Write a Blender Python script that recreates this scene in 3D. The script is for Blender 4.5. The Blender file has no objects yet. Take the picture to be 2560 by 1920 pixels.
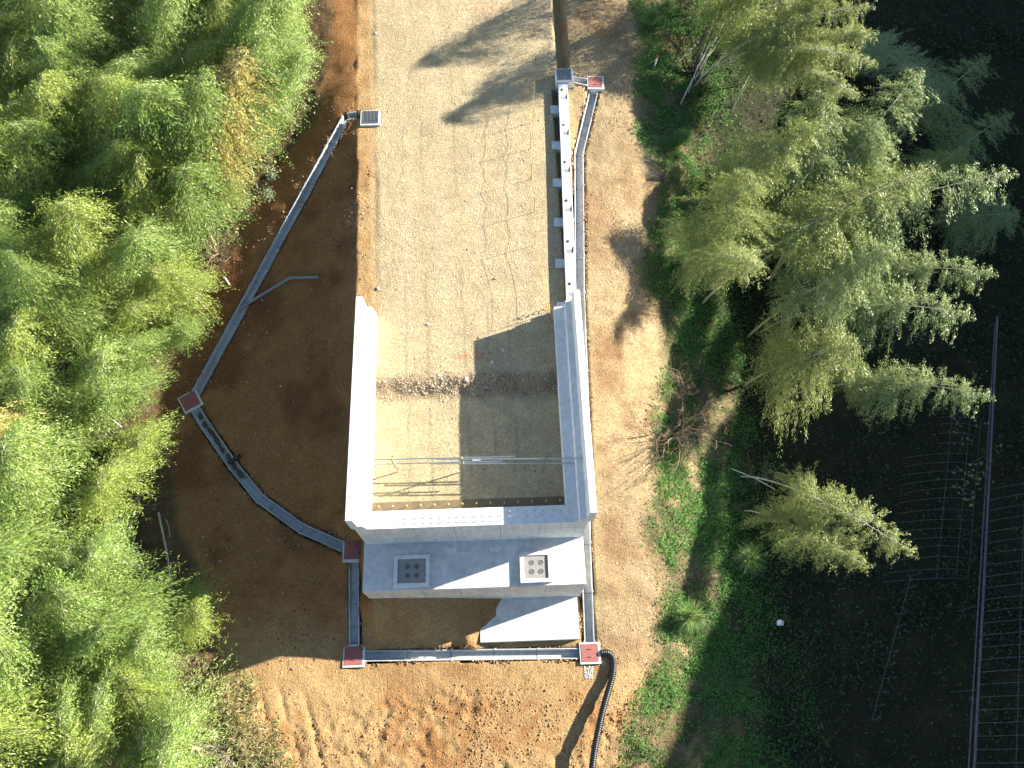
import bpy, bmesh, math, random
import numpy as np
from mathutils import Vector, Matrix
R = math.radians
rng = np.random.default_rng(7)
random.seed(7)
scene = bpy.context.scene
COL = scene.collection

# ------------------------------------------------------------------ camera, sky, sun, exposure
TILT, CAMH, YAW = math.atan(.435), 36.6, R(2.0)
cam_d = bpy.data.cameras.new('camera'); cam = bpy.data.objects.new('camera', cam_d); COL.objects.link(cam)
cam.location = (0, 0, CAMH); cam.rotation_euler = (TILT, 0, -YAW)
cam_d.sensor_width = 36; cam_d.lens = 36*2000/2560; cam_d.clip_start = .5; cam_d.clip_end = 1000
scene.camera = cam
SUN_EL, SUN_AZ = R(22.5), R(17.0)          # azimuth measured from +X towards +Y
world = bpy.data.worlds.new('World'); scene.world = world; world.use_nodes = True
nt = world.node_tree; bg = nt.nodes['Background']
sky = nt.nodes.new('ShaderNodeTexSky'); sky.sky_type = 'NISHITA'; sky.sun_disc = False
sky.sun_elevation = SUN_EL; sky.sun_rotation = math.pi/2 - SUN_AZ
sky.air_density = 1.0; sky.dust_density = .15; sky.ozone_density = 1.0
nt.links.new(sky.outputs['Color'], bg.inputs['Color']); bg.inputs['Strength'].default_value = .068
sun_d = bpy.data.lights.new('sun', 'SUN'); sun_d.energy = 5.0; sun_d.angle = R(.53); sun_d.color = (1, .94, .82)
sun = bpy.data.objects.new('sun', sun_d); COL.objects.link(sun)
to_sun = Vector((math.cos(SUN_EL)*math.cos(SUN_AZ), math.cos(SUN_EL)*math.sin(SUN_AZ), math.sin(SUN_EL)))
sun.rotation_euler = to_sun.to_track_quat('Z', 'Y').to_euler(); sun.location = (60, 20, 40)
vs = scene.view_settings; vs.view_transform = 'Standard'; vs.look = 'None'; vs.gamma = 1; vs.use_curve_mapping = False
vs.exposure = 1.88
scene.render.engine = 'CYCLES'
scene.cycles.use_adaptive_sampling = True; scene.cycles.adaptive_threshold = .035; scene.cycles.use_denoising = True
scene.cycles.max_bounces = 4; scene.cycles.diffuse_bounces = 2; scene.cycles.glossy_bounces = 2
scene.cycles.transmission_bounces = 2; scene.cycles.transparent_max_bounces = 4

# a place on the site: survey picture coordinates (2560 x 1920) at a known height -> metres
_c, _s = math.cos(TILT), math.sin(TILT); _cy, _sy = math.cos(YAW), math.sin(YAW)
def at(px, py, z=0.):
    u = (px-1280)/2000; v = (py-960)/2000
    dy = _s-v*_c; dz = -_c-v*_s; t = (z-CAMH)/dz
    x, y = u*t, dy*t
    return Vector((x*_cy+y*_sy, -x*_sy+y*_cy, z))

# ------------------------------------------------------------------ helpers
def hsh(ix, iy, seed):
    n = (ix.astype(np.int64)*374761393 + iy.astype(np.int64)*668265263 + seed*982451653) & 0x7fffffff
    n = ((n ^ (n >> 13))*1274126177) & 0x7fffffff
    return ((n ^ (n >> 16)) & 0xffff)/65535.
def vnoise(x, y, seed=0):
    x = np.asarray(x, float); y = np.asarray(y, float)
    ix = np.floor(x); iy = np.floor(y); fx = x-ix; fy = y-iy
    fx = fx*fx*(3-2*fx); fy = fy*fy*(3-2*fy)
    a = hsh(ix, iy, seed); b = hsh(ix+1, iy, seed); c = hsh(ix, iy+1, seed); d = hsh(ix+1, iy+1, seed)
    return (a*(1-fx)+b*fx)*(1-fy)+(c*(1-fx)+d*fx)*fy
def fbm(x, y, scale, octv=4, seed=0, gain=.5):
    v = 0; amp = 1; tot = 0
    for k in range(octv):
        v = v+amp*vnoise(x/scale*2**k+17*k, y/scale*2**k-9*k, seed+k); tot += amp; amp *= gain
    return v/tot*2-1
def sstep(a, b, x):
    t = np.clip((x-a)/(b-a), 0, 1); return t*t*(3-2*t)

class MB:
    def __init__(s): s.v = []; s.f = []; s.sm = []
    def add(s, vs_, fs, smooth=False):
        o = len(s.v); s.v += [tuple(p) for p in vs_]; s.f += [tuple(i+o for i in f) for f in fs]; s.sm += [smooth]*len(fs); return s
    def box(s, x0, x1, y0, y1, z0, z1):
        return s.add([(x0,y0,z0),(x1,y0,z0),(x1,y1,z0),(x0,y1,z0),(x0,y0,z1),(x1,y0,z1),(x1,y1,z1),(x0,y1,z1)],
                     [(3,2,1,0),(4,5,6,7),(0,1,5,4),(1,2,6,5),(2,3,7,6),(3,0,4,7)])
    def obox(s, c, hx, hy, z0, z1, ang, bev=0.):
        ca, sa = math.cos(ang), math.sin(ang); vv = []
        for z, k in ((z0, 0), (z1-bev, 0), (z1, bev)) if bev else ((z0, 0), (z1, 0)):
            for a, b in ((-1,-1),(1,-1),(1,1),(-1,1)):
                x, y = a*(hx-k), b*(hy-k); vv.append((c[0]+x*ca-y*sa, c[1]+x*sa+y*ca, z))
        n = len(vv)//4; fs = [(3,2,1,0), tuple(range(4*n-4, 4*n))]
        for k in range(n-1):
            for i in range(4): fs.append((4*k+i, 4*k+(i+1) % 4, 4*k+4+(i+1) % 4, 4*k+4+i))
        return s.add(vv, fs)
    def extrude(s, prof, axis, a, b):
        """closed 2D profile (counter-clockwise in its plane) from a to b along axis 'y' (profile = x,z) or 'x' (profile = y,z)"""
        n = len(prof)
        if axis == 'y': vv = [(p[0], a, p[1]) for p in prof]+[(p[0], b, p[1]) for p in prof]
        else: vv = [(a, p[0], p[1]) for p in prof]+[(b, p[0], p[1]) for p in prof]
        fs = [tuple(range(n)), tuple(range(2*n-1, n-1, -1))]
        for i in range(n): j = (i+1) % n; fs.append((j, i, n+i, n+j))
        return s.add(vv, fs)
    def tube(s, pts, rad, seg=8, cap=True, smooth=True):
        pts = [Vector(p) for p in pts]; n = len(pts); rad = rad if hasattr(rad, '__len__') else [rad]*n
        vv = []; up = None
        for i, p in enumerate(pts):
            d = (pts[min(i+1, n-1)]-pts[max(i-1, 0)]); d = d.normalized() if d.length > 1e-9 else Vector((0,0,1))
            if up is None:
                up = Vector((0,0,1)) if abs(d.z) < .9 else Vector((1,0,0))
            a = d.cross(up).normalized(); up = a.cross(d).normalized()
            for k in range(seg):
                t = 2*math.pi*k/seg; vv.append(p+a*math.cos(t)*rad[i]+up*math.sin(t)*rad[i])
        fs = []
        for i in range(n-1):
            for k in range(seg):
                j = (k+1) % seg; fs.append((i*seg+j, i*seg+k, i*seg+seg+k, i*seg+seg+j))
        s.add(vv, fs, smooth)
        if cap: s.add(vv[:seg], [tuple(range(seg))]); s.add(vv[-seg:], [tuple(range(seg-1, -1, -1))])
        return s
    def cyl(s, x, y, z0, z1, r, seg=12): return s.tube([(x,y,z0),(x,y,z1)], r, seg)
    def mesh(s, name, off=(0,0,0)):
        m = bpy.data.meshes.new(name); o = Vector(off)
        m.from_pydata([tuple(Vector(p)-o) for p in s.v], [], s.f); m.validate()
        if len(m.polygons) == len(s.sm): m.polygons.foreach_set('use_smooth', s.sm)
        m.update(); return m

def fix_normals(m):
    bm = bmesh.new(); bm.from_mesh(m); bmesh.ops.recalc_face_normals(bm, faces=bm.faces); bm.to_mesh(m); bm.free()
def link(name, mesh, mat=None, parent=None, loc=(0,0,0)):
    o = bpy.data.objects.new(name, mesh); COL.objects.link(o); o.location = loc
    if mat is not None and mesh is not None: mesh.materials.append(mat)
    if parent is not None: o.parent = parent
    return o
def tag(o, label=None, cat=None, group=None, kind=None):
    if label: o['label'] = label
    if cat: o['category'] = cat
    if group: o['group'] = group
    if kind: o['kind'] = kind
    return o
def thing(name, label, cat, loc=(0,0,0), group=None):
    o = bpy.data.objects.new(name, None); COL.objects.link(o); o.location = loc; o.empty_display_size = .3
    return tag(o, label, cat, group)
def wloc(p):
    v = Vector((0,0,0))
    while p is not None: v += Vector(p.location); p = p.parent
    return v
def part(parent, name, mb, mat, recalc=True, bevel=0):
    m = mb.mesh(name, wloc(parent))
    if recalc: fix_normals(m)
    o = link(name, m, mat, parent)
    if bevel:
        b = o.modifiers.new('edge', 'BEVEL'); b.width = bevel; b.segments = 2; b.limit_method = 'ANGLE'; b.angle_limit = R(40)
    return o
def solo(name, mb, mat, label, cat, base, group=None, kind=None, bevel=0):
    m = mb.mesh(name, base); fix_normals(m); o = link(name, m, mat, None, base)
    if bevel:
        b = o.modifiers.new('edge', 'BEVEL'); b.width = bevel; b.segments = 2; b.limit_method = 'ANGLE'
    return tag(o, label, cat, group, kind)

# ------------------------------------------------------------------ materials
def mat(name, col, rough=.9, spec=.3, noise=None, bump=None, col2=None, metal=0.):
    m = bpy.data.materials.new(name); m.use_nodes = True; n = m.node_tree; b = n.nodes['Principled BSDF']
    b.inputs['Roughness'].default_value = rough; b.inputs['Specular IOR Level'].default_value = spec; b.inputs['Metallic'].default_value = metal
    b.inputs['Base Color'].default_value = (*col, 1)
    tc = n.nodes.new('ShaderNodeNewGeometry')
    if noise:
        t = n.nodes.new('ShaderNodeTexNoise'); t.inputs['Scale'].default_value = noise[0]; t.inputs['Detail'].default_value = 6; t.inputs['Roughness'].default_value = .65
        n.links.new(tc.outputs['Position'], t.inputs['Vector'])
        r = n.nodes.new('ShaderNodeValToRGB'); r.color_ramp.elements[0].position = noise[1]; r.color_ramp.elements[1].position = noise[2]
        r.color_ramp.elements[0].color = (*(col2 or [c*.7 for c in col]), 1); r.color_ramp.elements[1].color = (*col, 1)
        n.links.new(t.outputs['Fac'], r.inputs['Fac']); n.links.new(r.outputs['Color'], b.inputs['Base Color'])
    if bump:
        t2 = n.nodes.new('ShaderNodeTexNoise'); t2.inputs['Scale'].default_value = bump[0]; t2.inputs['Detail'].default_value = 5
        n.links.new(tc.outputs['Position'], t2.inputs['Vector'])
        bp = n.nodes.new('ShaderNodeBump'); bp.inputs['Strength'].default_value = bump[1]; bp.inputs['Distance'].default_value = bump[2]
        n.links.new(t2.outputs['Fac'], bp.inputs['Height']); n.links.new(bp.outputs['Normal'], b.inputs['Normal'])
    return m
def concrete(name, col, stain, lines=True):
    m = mat(name, col, .85, .25, (1.3, .35, .62), (60, .25, .01), stain)
    n = m.node_tree; b = n.nodes['Principled BSDF']
    ramp = [x for x in n.nodes if x.type == 'VALTORGB'][0]; geo = [x for x in n.nodes if x.type == 'NEW_GEOMETRY'][0]
    f = n.nodes.new('ShaderNodeTexNoise'); f.inputs['Scale'].default_value = 4.5; f.inputs['Detail'].default_value = 5
    mp = n.nodes.new('ShaderNodeMapping'); mp.inputs['Scale'].default_value = (1, 1, .18)     # runs and streaks go down the faces
    n.links.new(geo.outputs['Position'], mp.inputs['Vector']); n.links.new(mp.outputs['Vector'], f.inputs['Vector'])
    r2 = n.nodes.new('ShaderNodeValToRGB'); r2.color_ramp.elements[0].position = .30; r2.color_ramp.elements[1].position = .62
    r2.color_ramp.elements[0].color = (.84, .835, .82, 1); r2.color_ramp.elements[1].color = (1, 1, 1, 1)
    n.links.new(f.outputs['Fac'], r2.inputs['Fac'])
    mx = n.nodes.new('ShaderNodeMix'); mx.data_type = 'RGBA'; mx.blend_type = 'MULTIPLY'; mx.inputs[0].default_value = 1
    n.links.new(ramp.outputs['Color'], mx.inputs[6]); n.links.new(r2.outputs['Color'], mx.inputs[7]); n.links.new(mx.outputs[2], b.inputs['Base Color'])
    return m
def attr_mat(name, rough=.95, fine=None, bump=None, translucent=0., spec=.2, gain=1.):
    """colour comes from the mesh's own 'col' attribute (soil type, leaf hue, some painted shade), varied by fine noise"""
    m = bpy.data.materials.new(name); m.use_nodes = True; n = m.node_tree; b = n.nodes['Principled BSDF']
    b.inputs['Roughness'].default_value = rough; b.inputs['Specular IOR Level'].default_value = spec
    a = n.nodes.new('ShaderNodeAttribute'); a.attribute_name = 'col'; out = a.outputs['Color']; geo = n.nodes.new('ShaderNodeNewGeometry')
    for sc, lo, hi, p0, p1 in (fine or []):
        t = n.nodes.new('ShaderNodeTexNoise'); t.inputs['Scale'].default_value = sc; t.inputs['Detail'].default_value = 4; t.inputs['Roughness'].default_value = .7
        n.links.new(geo.outputs['Position'], t.inputs['Vector'])
        r = n.nodes.new('ShaderNodeMapRange'); r.inputs[1].default_value = p0; r.inputs[2].default_value = p1; r.inputs[3].default_value = lo; r.inputs[4].default_value = hi
        n.links.new(t.outputs['Fac'], r.inputs[0])
        mx = n.nodes.new('ShaderNodeMix'); mx.data_type = 'RGBA'; mx.blend_type = 'MULTIPLY'; mx.inputs[0].default_value = 1
        n.links.new(out, mx.inputs[6]); n.links.new(r.outputs[0], mx.inputs[7]); out = mx.outputs[2]
    n.links.new(out, b.inputs['Base Color'])
    if bump:
        last = None
        for sc, st, ds in bump:
            t2 = n.nodes.new('ShaderNodeTexNoise'); t2.inputs['Scale'].default_value = sc; t2.inputs['Detail'].default_value = 5; t2.inputs['Roughness'].default_value = .65
            n.links.new(geo.outputs['Position'], t2.inputs['Vector'])
            bp = n.nodes.new('ShaderNodeBump'); bp.inputs['Strength'].default_value = st; bp.inputs['Distance'].default_value = ds
            n.links.new(t2.outputs['Fac'], bp.inputs['Height'])
            if last: n.links.new(last, bp.inputs['Normal'])
            last = bp.outputs['Normal']
        n.links.new(last, b.inputs['Normal'])
    if translucent:
        tr = n.nodes.new('ShaderNodeBsdfTranslucent'); ms = n.nodes.new('ShaderNodeMixShader'); ms.inputs[0].default_value = translucent
        hs = n.nodes.new('ShaderNodeHueSaturation'); hs.inputs['Value'].default_value = 1.5; hs.inputs['Hue'].default_value = .485
        n.links.new(out, hs.inputs['Color']); n.links.new(hs.outputs['Color'], tr.inputs['Color'])
        n.links.new(b.outputs['BSDF'], ms.inputs[1]); n.links.new(tr.outputs['BSDF'], ms.inputs[2])
        n.links.new(ms.outputs[0], n.nodes['Material Output'].inputs['Surface'])
    return m
M = {}
M['concrete'] = concrete('cast concrete', (.76, .755, .745), (.70, .695, .685))
M['seat'] = concrete('weathered concrete', (.69, .68, .66), (.56, .55, .51))
M['precast'] = concrete('precast concrete', (.70, .70, .695), (.58, .58, .575))
M['flume'] = concrete('channel concrete', (.50, .515, .52), (.40, .42, .43))
M['mortar'] = mat('grout', (.33, .32, .30), .9, .2, (9, .3, .7), (50, .4, .01))
M['formline'] = mat('form joint', (.40, .39, .37), .9, .2, (9, .3, .7))
M['hole'] = mat('grouted sleeve', (.16, .16, .16), .9, .2, (20, .3, .7))
M['sheath'] = mat('joint board', (.20, .15, .08), .8, .3, (3, .3, .7), None, (.12, .09, .06))
M['galv'] = mat('galvanised steel', (.52, .54, .55), .35, .5, (12, .3, .7), None, (.40, .42, .44), .85)
M['grate'] = mat('grating steel', (.36, .38, .40), .45, .5, (12, .3, .7), None, None, .7)
M['silt'] = mat('wet silt', (.17, .125, .075), .8, .3, (20, .3, .7))
M['dark'] = mat('pit interior', (.05, .05, .05), .9, .1)
M['redlid'] = mat('oxide red lid', (.34, .13, .115), .65, .3, (7, .3, .7), (90, .3, .004), (.29, .10, .09))
M['redpaint'] = mat('red spray paint', (.62, .16, .10), .8, .2, (30, .3, .6), None, (.55, .28, .16))
M['capyellow'] = mat('yellow cap', (.62, .52, .16), .5, .4)
M['rebar'] = mat('rebar', (.18, .13, .09), .6, .4)
M['clamp'] = mat('yellow clamp', (.55, .38, .06), .5, .4, (40, .3, .7), None, (.30, .25, .16), .3)
M['rope'] = mat('yellow rope', (.66, .50, .08), .8, .2, (30, .4, .6), None, (.40, .28, .06))
M['stake'] = mat('steel stake', (.16, .12, .10), .7, .3)
M['pvc'] = mat('grey pipe', (.26, .29, .33), .4, .5, (5, .3, .7))
M['blackpipe'] = mat('black plastic pipe', (.014, .014, .015), .38, .5)
M['bark'] = mat('bark', (.12, .09, .07), .9, .2, (9, .3, .7), (14, .6, .04), (.06, .045, .035))
M['twig'] = mat('dry twig', (.34, .25, .17), .9, .2, (9, .3, .7), None, (.22, .15, .10))
M['deadwood'] = mat('bleached wood', (.46, .42, .36), .85, .2, (6, .3, .7), None, (.30, .26, .21))
M['culm'] = mat('bamboo culm', (.36, .36, .17), .45, .4, (4, .3, .7), None, (.42, .40, .27))
M['culmdry'] = mat('dry bamboo culm', (.46, .40, .24), .5, .4, (4, .3, .7), None, (.36, .31, .20))
M['culmpale'] = mat('pale bamboo culm', (.50, .48, .40), .5, .4, (4, .3, .7), None, (.40, .37, .30))
M['white'] = mat('white plastic', (.75, .76, .78), .5, .4)
M['hoop'] = mat('old pipe steel', (.15, .165, .19), .5, .5, (6, .3, .7), None, (.07, .06, .055), .3)
M['redribbon'] = mat('red ribbon', (.60, .09, .05), .7, .3)
M['groundmat'] = attr_mat('bare earth', .97, [(1.1, .84, 1.12, .3, .7), (8, .74, 1.20, .3, .7), (30, .60, 1.28, .32, .68)], [(3.5, .6, .07), (14, .75, .05), (48, .55, .02)], 0, .12)
M['stone'] = attr_mat('stones', .9, [(60, .8, 1.15, .3, .7)], None, 0, .2)
M['leaf'] = attr_mat('leaves', .42, None, None, .26, .45)
M['weed'] = attr_mat('weed leaves', .75, None, None, .35, .15)

# ------------------------------------------------------------------ terrain
CH = {}   # drain channel centre lines (x, y, rim height)
CH['left_top'] = [at(893, 287, 5.62), at(866, 291, 5.55)]
p_bend = at(866, 291, 5.55); p_redL = at(477, 1004, 1.48)
CH['left_slope'] = [p_bend, p_redL]
CH['left_curve'] = [p_redL, at(512, 1062, 1.52), at(580, 1160, 1.46), at(648, 1245, 1.4), at(752, 1320, 1.34), at(884, 1378, 1.25)]
p_redM = at(884, 1377, 1.25); p_redBL = at(885, 1640, .1); p_redBR = at(1475, 1633, .06)
CH['left_front'] = [Vector((p_redM.x, p_redM.y, 1.22)), Vector((p_redBL.x, p_redBL.y, .12))]
CH['front'] = [Vector((p_redBL.x, p_redBL.y, .1)), Vector((p_redBR.x, p_redBR.y, .06))]
p_redTR = at(1489, 208, 5.55)
CH['right_side'] = [Vector((p_redBR.x+.0, p_redBR.y, .06)), Vector((3.60, 7.66, .7)), Vector((3.70, 13., 3.3)), Vector((3.72, 18.13, 4.95)), Vector((4.20, 25.96, 5.1)), Vector((p_redTR.x, p_redTR.y, 5.5))]
CH['right_top'] = [Vector((p_redTR.x, p_redTR.y, 5.52)), Vector((3.85, 30.1, 5.8))]

ctrl = []
def C(px, py, z): p = at(px, py, z); ctrl.append((p.x, p.y, z))
def W(x, y, z): ctrl.append((x, y, z))
for k, pts in CH.items():
    for a, b in zip(pts[:-1], pts[1:]):
        n = max(2, int((b-a).length/1.4))
        for i in range(n+1):
            p = a.lerp(b, i/n); W(p.x, p.y, p.z-.03); d_ = (b-a).normalized()
            if 0 < i < n:
                for q_ in (-.45, .45): W(p.x-d_.y*q_, p.y+d_.x*q_, p.z-.035)
# front ground
for q in ((1180,1700,-.02),(900,1720,.05),(1180,1850,-.1),(700,1700,.3),(800,1900,-.05),(1400,1800,-.12),(1180,1990,-.2),(700,2000,0),(1400,2000,-.3),(1540,1660,-.1),(1560,1800,-.35),(1500,1920,-.45)): C(*q)
for x, y, z in ((-5.95,5.3,1.75),(-4.5,5.3,1.5),(-3,5.3,1.15),(-1.6,5.3,.75),(-.5,5.3,.42),(.4,5.3,.2),(3.4,5.3,.15),(-5.5,4.4,1.0),(-3.5,4.4,.8),(-1.6,4.4,.55),(-.5,4.4,.38),(.4,4.4,.15),(-.6,3.7,.36),(.2,3.6,.1),(2,3.4,.07),(-3,3.65,.5),(-5,3.65,.55),(-1.8,3.65,.52),(-1.2,3.62,.5),(-3,3.1,.14),(-5,3.1,.14),(-1,3.1,.1),(-5.97,7.3,2.3),(-5.97,9.5,3.2),(-5.97,12,4.2),(-5.97,14.5,5.2),(-6,16.4,5.55)): W(x, y, z)
# left embankment crest and slope
for y in (17,18.5,20,22,24,26,27): W(-6.3-.034*(y-17.5), y, 5.6)
for y in (17,19,21,23,25,27,29,31,34,38,44): W(-5.3-.04*(y-17.5), y, 5.65)
for q in ((760,560,3.9),(700,800,3.1),(640,980,2.2),(760,980,2.9),(760,1180,2.1),(830,1250,2.0),(640,1130,1.8),(830,700,4.75),(840,950,4.0)): C(*q)
# left outside the drain
FB = [(835,-60,5.45),(830,0,5.4),(835,180,5.2),(770,320,4.6),(700,430,3.9),(600,600,2.9),(510,760,2.1),(432,930,1.35),(412,1060,1.3),(440,1250,1.3),(520,1450,1.0),(545,1650,.6),(605,1800,.25),(680,1920,.05),(720,2000,0)]
for q in FB: C(*q)
for q in ((600,1350,1.15),(650,1550,.8),(760,1500,.9),(800,1600,.4),(860,100,5.6),(880,200,5.62)): C(*q)
for q in ((400,300,3.0),(200,0,3.0),(300,700,1.8),(0,500,2.0),(200,1100,1.4),(0,1000,1.5),(300,1500,1.2),(0,1500,1.0),(300,1900,.3),(0,1900,.4),(-300,400,2.5),(-300,1400,1.2),(600,-100,4.8),(0,-300,3),(600,-500,5)): C(*q)
# right bench, bank and valley
for q in ((1560,100,5.6),(1480,60,5.75),(1620,150,5.3),(1560,300,5.2),(1640,430,4.7),(1540,600,4.85),(1640,650,4.1),(1520,780,4.5),(1640,850,3.1),(1540,1000,3.2),(1640,1050,2.1),(1530,1250,1.4),(1640,1300,.8),(1560,1480,.25),(1660,1500,-.1),(1620,1700,-.5),(1560,1900,-.6),(1500,2000,-.7)): C(*q)
for q in ((1750,100,4.7),(1780,350,3.2),(1780,600,2.0),(1800,850,.6),(1800,1100,-.3),(1800,1350,-1.0),(1800,1600,-1.5),(1760,1900,-1.6),(1950,0,3.6),(1980,300,1.3),(2000,600,-.2),(2000,900,-1.2),(2000,1200,-1.8),(2000,1500,-2.4),(1950,1900,-2.6),(2250,0,.8),(2250,300,-1.0),(2250,700,-2.4),(2250,1100,-3.2),(2250,1500,-3.6),(2200,1900,-3.7),(2500,0,-1.6),(2500,400,-2.8),(2500,900,-3.6),(2500,1400,-3.9),(2500,1900,-4.0)): C(*q)
for x, y, z in ((36,0,-4),(36,15,-4),(36,30,-3.6),(36,48,-2.6),(3.6,34,5.6),(4.2,40,5.65),(4.2,48,5.65),(10,48,5.2),(-12,48,5),(-24,48,4),(-40,20,3),(-40,0,2),(-40,45,4),(-12,-12,-.2),(2,-12,-.6),(12,-12,-2),(25,-12,-4),(36,-12,-4)): W(x, y, z)
ctrl = np.array(ctrl)
_keep = [0]                                               # drop near-coincident control points
for i in range(1, len(ctrl)):
    if np.min(np.hypot(*(ctrl[_keep, :2]-ctrl[i, :2]).T)) > .35: _keep.append(i)
ctrl = ctrl[_keep]
_n = len(ctrl); _A = np.zeros((_n+3, _n+3)); _D = np.hypot(ctrl[:, None, 0]-ctrl[None, :, 0], ctrl[:, None, 1]-ctrl[None, :, 1])
_A[:_n, :_n] = _D+np.eye(_n)*-.02; _A[:_n, _n] = 1; _A[:_n, _n+1:] = ctrl[:, :2]; _A[_n, :_n] = 1; _A[_n+1:, :_n] = ctrl[:, :2].T
_w = np.linalg.solve(_A, np.r_[ctrl[:, 2], 0, 0, 0])
def base_z(x, y):
    z = np.full(x.shape, _w[_n]); z = z+_w[_n+1]*x+_w[_n+2]*y
    for i in range(_n): z = z+_w[i]*np.hypot(x-ctrl[i, 0], y-ctrl[i, 1])
    return z
def polyx(pts, y):
    p = sorted([(q[1], q[0]) for q in pts]); return np.interp(y, [q[0] for q in p], [q[1] for q in p])
FBW = [at(*q)[:2] for q in FB]
VBW = [at(*q)[:2] for q in ((1560,-80,5.5),(1590,60,5.4),(1600,160,5.3),(1590,300,5),(1650,430,4.6),(1625,560,4.4),(1600,690,4.2),(1630,800,3.4),(1640,920,2.6),(1610,1050,2.1),(1640,1200,1.2),(1610,1350,.7),(1660,1480,0),(1640,1620,-.4),(1590,1760,-.6),(1520,1900,-.6),(1500,2000,-.7))]
def left_edge(y): return -5.32-.043*(y-17.9)
def crest(y): return -6.3-.04*(y-17.9)
def dist_line(x, y, a, b):
    ax, ay = a[0], a[1]; dx, dy = b[0]-ax, b[1]-ay; L = dx*dx+dy*dy+1e-9
    t = np.clip(((x-ax)*dx+(y-ay)*dy)/L, 0, 1); return np.hypot(x-ax-t*dx, y-ay-t*dy)
def masks(x, y):
    wob = fbm(x, y, 2.2, 3, 31)*.35
    fb = polyx(FBW, y); vb = polyx(VBW, y)
    forest = sstep(.25, -.6, x-fb+wob*1.6)
    veg = sstep(-.5, .8, x-vb+wob*2)
    road = sstep(-.12, .12, x-left_edge(y)+wob*.25)*sstep(3.9, 3.3, x)*sstep(16.6, 16.9, y)
    inner = ((x > -5.6) & (x < 3.0) & (y > 7.6) & (y <= 16.95)).astype(float)
    return forest, veg, np.maximum(road, inner), inner
def shade_hill(x, y):                 # unseen ridge beyond the valley, shaped to cast the valley's shade
    top = 21.0-.07*(y-19)+.24*np.maximum(0, 20-y)+fbm(x*.3, y, 9., 4, 77)*3.4
    return sstep(37, 60, x)*(top+4)*1.0
def zt(x, y, detail=True):
    x = np.asarray(x, float); y = np.asarray(y, float); sh = x.shape; x = x.ravel(); y = y.ravel()
    xc = np.clip(x, -45, 38); yc = np.clip(y, -13, 50)
    z = base_z(xc, yc)
    forest, veg, road, inner = masks(x, y)
    plat = (x > crest(y)) & (x < 3.35) & (y > 16.7)
    z = np.where(plat, 5.62+.03*road, z)
    z = np.where(inner > 0, np.where(y > 13.75, 5.65, 5.35)+.30*0, z)
    r = sstep(13.25, 13.9, y+fbm(x, y, 1.2, 2, 5)*.12)
    z = np.where(inner > 0, 5.35+.30*r, z)
    if detail:
        soil = (1-road)*(1-inner)
        z = z+road*(fbm(x, y, .9, 4, 3)*.012+fbm(x, y, 4, 2, 4)*.015)
        ridge = inner*np.exp(-((y-13.5)/.45)**2)
        z = z+ridge*(fbm(x, y, .35, 3, 8)*.10+.02)
        front = sstep(2.4, 1.2, y+fbm(x, y, 2, 2, 12)*.5)*sstep(-16, -10, x)*(1-veg)*(1-forest)
        lump = np.abs(fbm(x, y, .8, 5, 14, .62))-.25
        z = z-front*(lump*.16-fbm(x+y*.3, y, .26, 3, 15, .6)*.085)*sstep(-.5, .3, fbm(x, y, 2.2, 2, 20))
        z = z+soil*(1-front)*(fbm(x, y, .5, 4, 16)*.03+fbm(x, y, 2.2, 2, 17)*.05)
        z = z+(forest+veg)*(fbm(x, y, .9, 4, 18)*.12)
        rt = sstep(3.8, 5.2, x)*soil*(1-veg); z = z+rt*fbm(x, y, .4, 4, 19)*.03
        # ditch beside the road beyond the upper drain pit
        d = np.exp(-((x-3.62-.01*(y-31))/.26)**4)*sstep(30.5, 31.0, y); z = z-.55*d
        # wheel ruts turning on the front soil
        for k in range(4):
            xr = -10.2+k*.9-.35*(y+2)+.10*fbm(y, y*0+k, .7, 3, 21); z = z-front*.09*np.exp(-((x-xr)/.10)**2)*sstep(-.2,.2,fbm(x, y, 1.5, 2, 22))
    z = z+shade_hill(x, y)
    return z.reshape(sh)
def zp(x, y): return float(zt(np.array([x]), np.array([y]))[0])

def axis(segs):
    out = [segs[0][0]]
    for a, b, st in segs:
        n = max(1, int(round((b-a)/st))); out += list(np.linspace(a, b, n+1)[1:])
    return np.array(out)
gx = axis([(-150,-45,15),(-45,-27,.6),(-27,-17,.2),(-17,8,.1),(8,16,.18),(16,34,.35),(34,46,1),(46,75,1),(75,150,10)])
gy = axis([(-120,-15,15),(-15,-4,.8),(-4,32,.1),(32,40,.16),(40,52,.5),(52,80,2),(80,200,15)])
GX, GY = np.meshgrid(gx, gy); X = GX.ravel(); Y = GY.ravel()
Z = zt(X, Y)
_ZG = Z.reshape(len(gy), len(gx)).copy()
def zi(x, y):
    x = np.atleast_1d(np.asarray(x, float)); y = np.atleast_1d(np.asarray(y, float))
    i_ = np.clip(np.searchsorted(gx, x)-1, 0, len(gx)-2); j_ = np.clip(np.searchsorted(gy, y)-1, 0, len(gy)-2)
    u = (x-gx[i_])/(gx[i_+1]-gx[i_]); v = (y-gy[j_])/(gy[j_+1]-gy[j_])
    return (_ZG[j_, i_]*(1-u)+_ZG[j_, i_+1]*u)*(1-v)+(_ZG[j_+1, i_]*(1-u)+_ZG[j_+1, i_+1]*u)*v
def zp(x, y): return float(zi(x, y)[0])
forest, veg, road, inner = masks(X, Y)
for k, pts in CH.items():                                 # trenches under the drains
    for a, b in zip(pts[:-1], pts[1:]):
        d = dist_line(X, Y, a, b); Z = np.where(d < .25, Z-.9, Z)
PITS = [(p_redL, .47), (p_redM, .47), (p_redBL, .47), (p_redBR, .47), (p_redTR, .45), (Vector((-5.99,27.92,5.7)), .5), (Vector((3.66,30.0,6)), .5)]
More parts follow.
